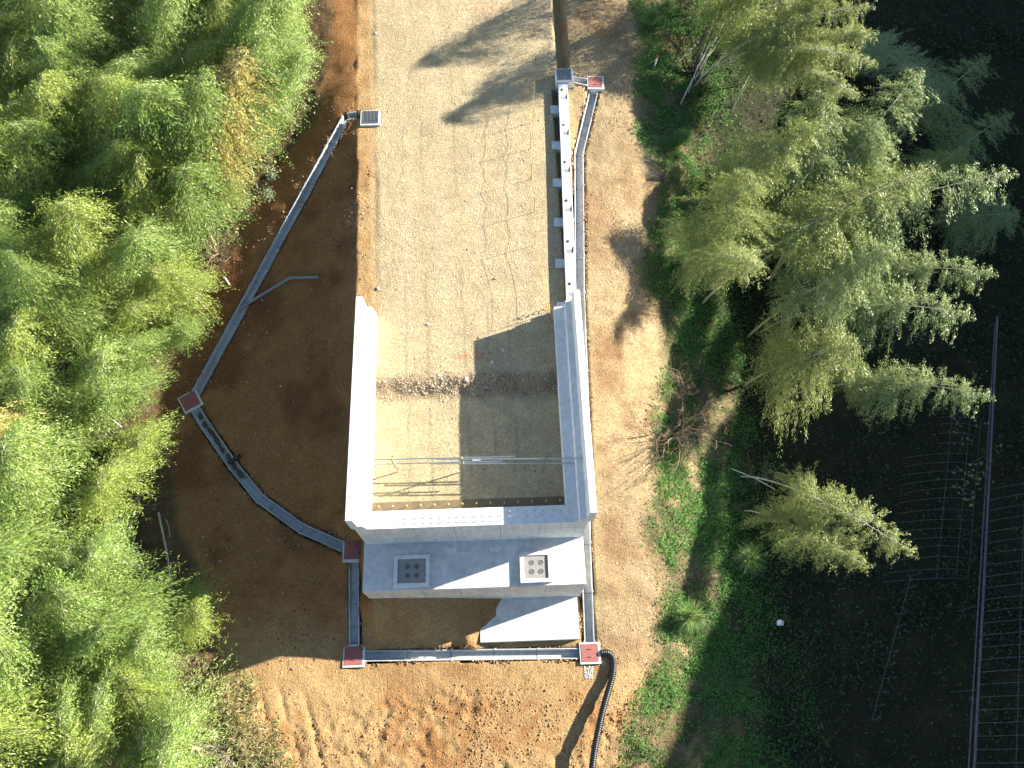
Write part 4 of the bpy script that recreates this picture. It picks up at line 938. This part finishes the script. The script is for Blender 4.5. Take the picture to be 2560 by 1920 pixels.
def culm_lying(px0, py0, px1, py1, z0, up0, up1, r, m, label, group='loose bamboo poles'):
    a = ground_at(px0, py0, z0); b = ground_at(px1, py1, z0); a.z += up0; b.z += up1; mid = a.lerp(b, .5)+Vector((.05,.05,.04))
    ts = [a.lerp(mid, t) for t in (0,.5)]+[mid.lerp(b, t) for t in (0,.5,1)]
    return solo('bamboo_pole', MB().tube(ts, [r, r*.95, r*.9, r*.82, r*.7], 7), M[m], label, 'bamboo pole', a, group)
culm_lying(402, 1285, 437, 1492, 1.6, .25, .15, .05, 'culmpale', 'long pale pole lying in shade along the grove edge')
culm_lying(418, 1300, 428, 1345, 1.6, .2, .12, .025, 'culmdry', 'thin short pole beside the long pale pole in shade')
culm_lying(512, 1905, 452, 1726, .3, .1, 2.2, .04, 'culmdry', 'yellow bare pole leaning in the front corner of the grove')
culm_lying(365, 1130, 320, 1080, 2.0, .1, 1.6, .06, 'culmpale', 'white topped cut pole standing at the grove edge')
culm_lying(1760, 160, 1900, 20, 4.6, .2, 3.2, .04, 'culmpale', 'pale bare pole leaning from the stump to the picture top')
culm_lying(1700, 265, 1790, 110, 4.6, .1, 2.8, .035, 'culmpale', 'pole split in two leaning against the stump')
culm_lying(1675, 180, 1870, 40, 4.8, .1, 2.4, .035, 'culmdry', 'tan pole crossing the others above the stump')
culm_lying(1735, 205, 1850, 30, 4.6, .1, 3.6, .035, 'culmpale', 'straight white pole fanning up from the stump')
culm_lying(1748, 200, 1830, 0, 4.6, .1, 3.8, .03, 'culmpale', 'steepest white pole of the fan at the stump')
culm_lying(1755, 215, 1880, 90, 4.4, .1, 3.0, .04, 'culmdry', 'thick tan pole lowest of the fan at the stump')
culm_lying(1720, 235, 1800, 20, 4.6, .1, 3.4, .03, 'culmpale', 'grey white pole leftmost of the fan at the stump')
culm_lying(1830, 268, 1900, 160, 3.0, .0, 2.0, .03, 'culmdry', 'thin pole standing alone right of the stump')
culm_lying(1925, 700, 1965, 655, .0, .0, 1.6, .05, 'culmdry', 'short tan culm foot under the big valley clump')
culm_lying(1962, 688, 2000, 640, -.2, .0, 1.6, .04, 'culmpale', 'grey culm foot right beside the tan one under the valley clump')
culm_lying(1826, 1172, 1918, 1240, -.4, .05, 1.2, .035, 'culmpale', 'grey pole pointing at the lone arching bamboo')
# stumps
b = ground_at(1742, 190, 4.5); T = thing('tree_stump', 'dark broken tree trunk standing among leaning bamboo poles', 'tree', b)
pts = [b+Vector((0,0,-.2)), b+Vector((-.05,.1,.6)), b+Vector((-.12,.3,1.3)), b+Vector((-.05,.6,1.9)), b+Vector((.15,.9,2.4))]
part(T, 'trunk', MB().tube(pts, [.19,.16,.14,.11,.05], 9), M['bark']); part(T, 'broken_limb', MB().tube([pts[2], pts[2]+Vector((-.25,.3,.5))], [.08,.03], 7), M['bark'])
b = ground_at(1655, 452, 4.6); solo('tree_stump', MB().tube([b+Vector((0,0,-.1)), b+Vector((.05,.12,.4)), b+Vector((.14,.2,.62))], [.13,.10,.07], 9), M['bark'], 'small dark stump at the edge of the bench below the grass tuft', 'tree stump', b)
b = ground_at(573, 712, 2.9); mb = MB().tube([b-Vector((0,0,.1)), b+Vector((-.05,.06,.6))], .06, 12, False).tube([b+Vector((-.045,.055,.55)), b+Vector((-.05,.06,.602))], .045, 12)
solo('bamboo_stump', mb, M['culmpale'], 'cut bamboo stump with an open top beside the brush heap', 'bamboo stump', b)
for px, py, lab in ((677,500,'small pale shrub in the dark gap below the pale culm'), (683,448,'tiny grey leafed sapling under the grove edge')):
    b = ground_at(px, py, 3.8); n = 260; P = rng.normal(0, .16, (n, 3))+np.array([0, 0, .45]); D = rng.normal(0, 1, (n, 3))
    o = thing('sapling', lab, 'shrub', b); 
    q = bpy.data.objects.new('crown', leaf_mesh(P, D, rng.uniform(.07,.14,n), rng.uniform(.03,.06,n), palette(n, [(.22,.28,.16),(.18,.24,.12)], .2), 'sapling_leaves')); COL.objects.link(q); q.parent = o; q.data.materials.append(M['leaf'])
    part(o, 'stem', MB().tube([b-Vector((0,0,.05)), b+Vector((.03,.02,.5))], .012, 5), M['twig'])
# litter item
b = ground_at(1945, 1560, -2); mb = MB(); mb.add([(b.x-.17,b.y-.1,b.z+.34),(b.x+.12,b.y-.12,b.z+.38),(b.x+.2,b.y+.09,b.z+.33),(b.x-.02,b.y+.16,b.z+.46),(b.x-.15,b.y+.1,b.z+.36),(b.x+.02,b.y-.02,b.z+.50),(b.x,b.y,b.z+.25)], [(0,1,5),(1,2,5),(2,3,5),(3,4,5),(4,0,5),(1,0,6),(2,1,6),(3,2,6),(4,3,6),(0,4,6)])
solo('plastic_bag', mb, M['white'], 'crumpled white plastic bag lying in the dark undergrowth', 'litter', b)

# ------------------------------------------------------------------ abandoned greenhouse in the valley
def hoop_arc(x0, x1, y, zf, rise, n=14, t0=0., t1=1.): return [(x0+(x1-x0)*t, y, zf+rise*math.sin(math.pi*t)**.75) for t in np.linspace(t0, t1, n)]
bm_a = at(2493, 790, -1.4); bm_b = at(2432, 1990, -1.4)
def beam_x(y): return bm_a.x+(bm_b.x-bm_a.x)*(y-bm_a.y)/(bm_b.y-bm_a.y)
T = thing('pipe_greenhouse', 'rusting greenhouse pipe frame with valley gutter at the picture edge', 'greenhouse', (bm_b.x, 8, -3.9))
part(T, 'gutter_beam', MB().tube([bm_a, bm_b], .075, 8), M['hoop'])
part(T, 'gutter_pipe', MB().tube([bm_a+Vector((-.32,-.6,.05)), bm_b+Vector((-.28,0,.05))], .035, 6), M['hoop'])
y_ = at(2470, 1225, -1.4).y; ys_ = []
while y_ > -3: ys_.append(y_); y_ -= .52
for y_ in ys_: part(T, 'hoop', MB().tube(hoop_arc(beam_x(y_), beam_x(y_)+5.4, y_, -1.4, 1.5), .012, 5), M['hoop'])
for t, z in ((.22, -.35), (.5, .12)): part(T, 'purlin', MB().tube([(beam_x(ys_[0])+5.4*t, ys_[0], z), (beam_x(ys_[-1])+5.4*t, ys_[-1], z)], .013, 5), M['hoop'])
for y_ in np.linspace(bm_b.y+.5, bm_a.y-.3, 7): part(T, 'post', MB().tube([(beam_x(y_), y_, -4.2), (beam_x(y_), y_, -1.4)], .03, 6), M['hoop'])
T = thing('pipe_greenhouse', 'collapsed greenhouse hoops overgrown by vine on the grove side of the gutter', 'greenhouse', (bm_b.x-3, 11, -3.8))
y0_ = at(2400, 1450, -1.4).y; y_ = at(2400, 1045, -1.4).y; ys2 = []
while y_ > y0_: ys2.append(y_); y_ -= .47
for k, y_ in enumerate(ys2):
    dx = random.uniform(-.15,.15); part(T, 'hoop', MB().tube(hoop_arc(beam_x(y_)-4.0+dx-.05*k, beam_x(y_)-.35, y_+random.uniform(-.05,.05), -2.0, .9+.25*math.sin(k), 12, .05 if k > 3 else .35, 1.), .012, 5), M['hoop'])
for t, z in ((.45, -1.08), (.7, -1.25), (.9, -1.7)): part(T, 'purlin', MB().tube([(beam_x(ys2[0])-4*(1-t), ys2[0], z), (beam_x(ys2[-1])-4*(1-t)-.2, ys2[-1], z)], .013, 5), M['hoop'])
a = at(2278, 1440, -3.0); b = at(2180, 1800, -3.0)
T = thing('greenhouse_foot_rail', 'fallen greenhouse side rail with short pipe feet in deep shade', 'greenhouse rail', a)
part(T, 'rail', MB().tube([a, b], .018, 5), M['hoop'])
for k in range(12):
    q = a.lerp(b, k/11); part(T, 'pipe_foot', MB().tube([q+Vector((-.05,0,-.3)), q+Vector((0,0,.25)), q+Vector((.3,.05,.38))], .012, 5), M['hoop'])
def d_vine(x, y):
    xb = np.interp(y, [bm_b.y, bm_a.y], [bm_b.x, bm_a.x]); return sstep(1.5, .2, np.abs(x-xb+1.0))*sstep(8.5, 10, y)*sstep(17.5, 15.5, y)*sstep(-.15,.3,fbm(x, y, 1.0, 3, 91))
n = 3500; x = rng.uniform(18, 28, n); y = rng.uniform(6, 20, n); k = rng.uniform(0, 1, n) < d_vine(x, y); x, y = x[k], y[k]; n = len(x)
P = np.stack([x, y, -1.25+rng.uniform(-.4,.35,n)], 1); D = rng.normal(0, 1, (n, 3)); D[:, 2] = -.2; L = rng.uniform(.12,.24,n)
tag(link('vine', leaf_mesh(P, D, L, L*.8, palette(n, [(.12,.18,.09),(.16,.21,.11),(.20,.20,.06)], .3), 'vine', 2.), M['leaf']), 'broad leaved vine sprawling over the greenhouse hoops', 'vine', None, 'stuff')
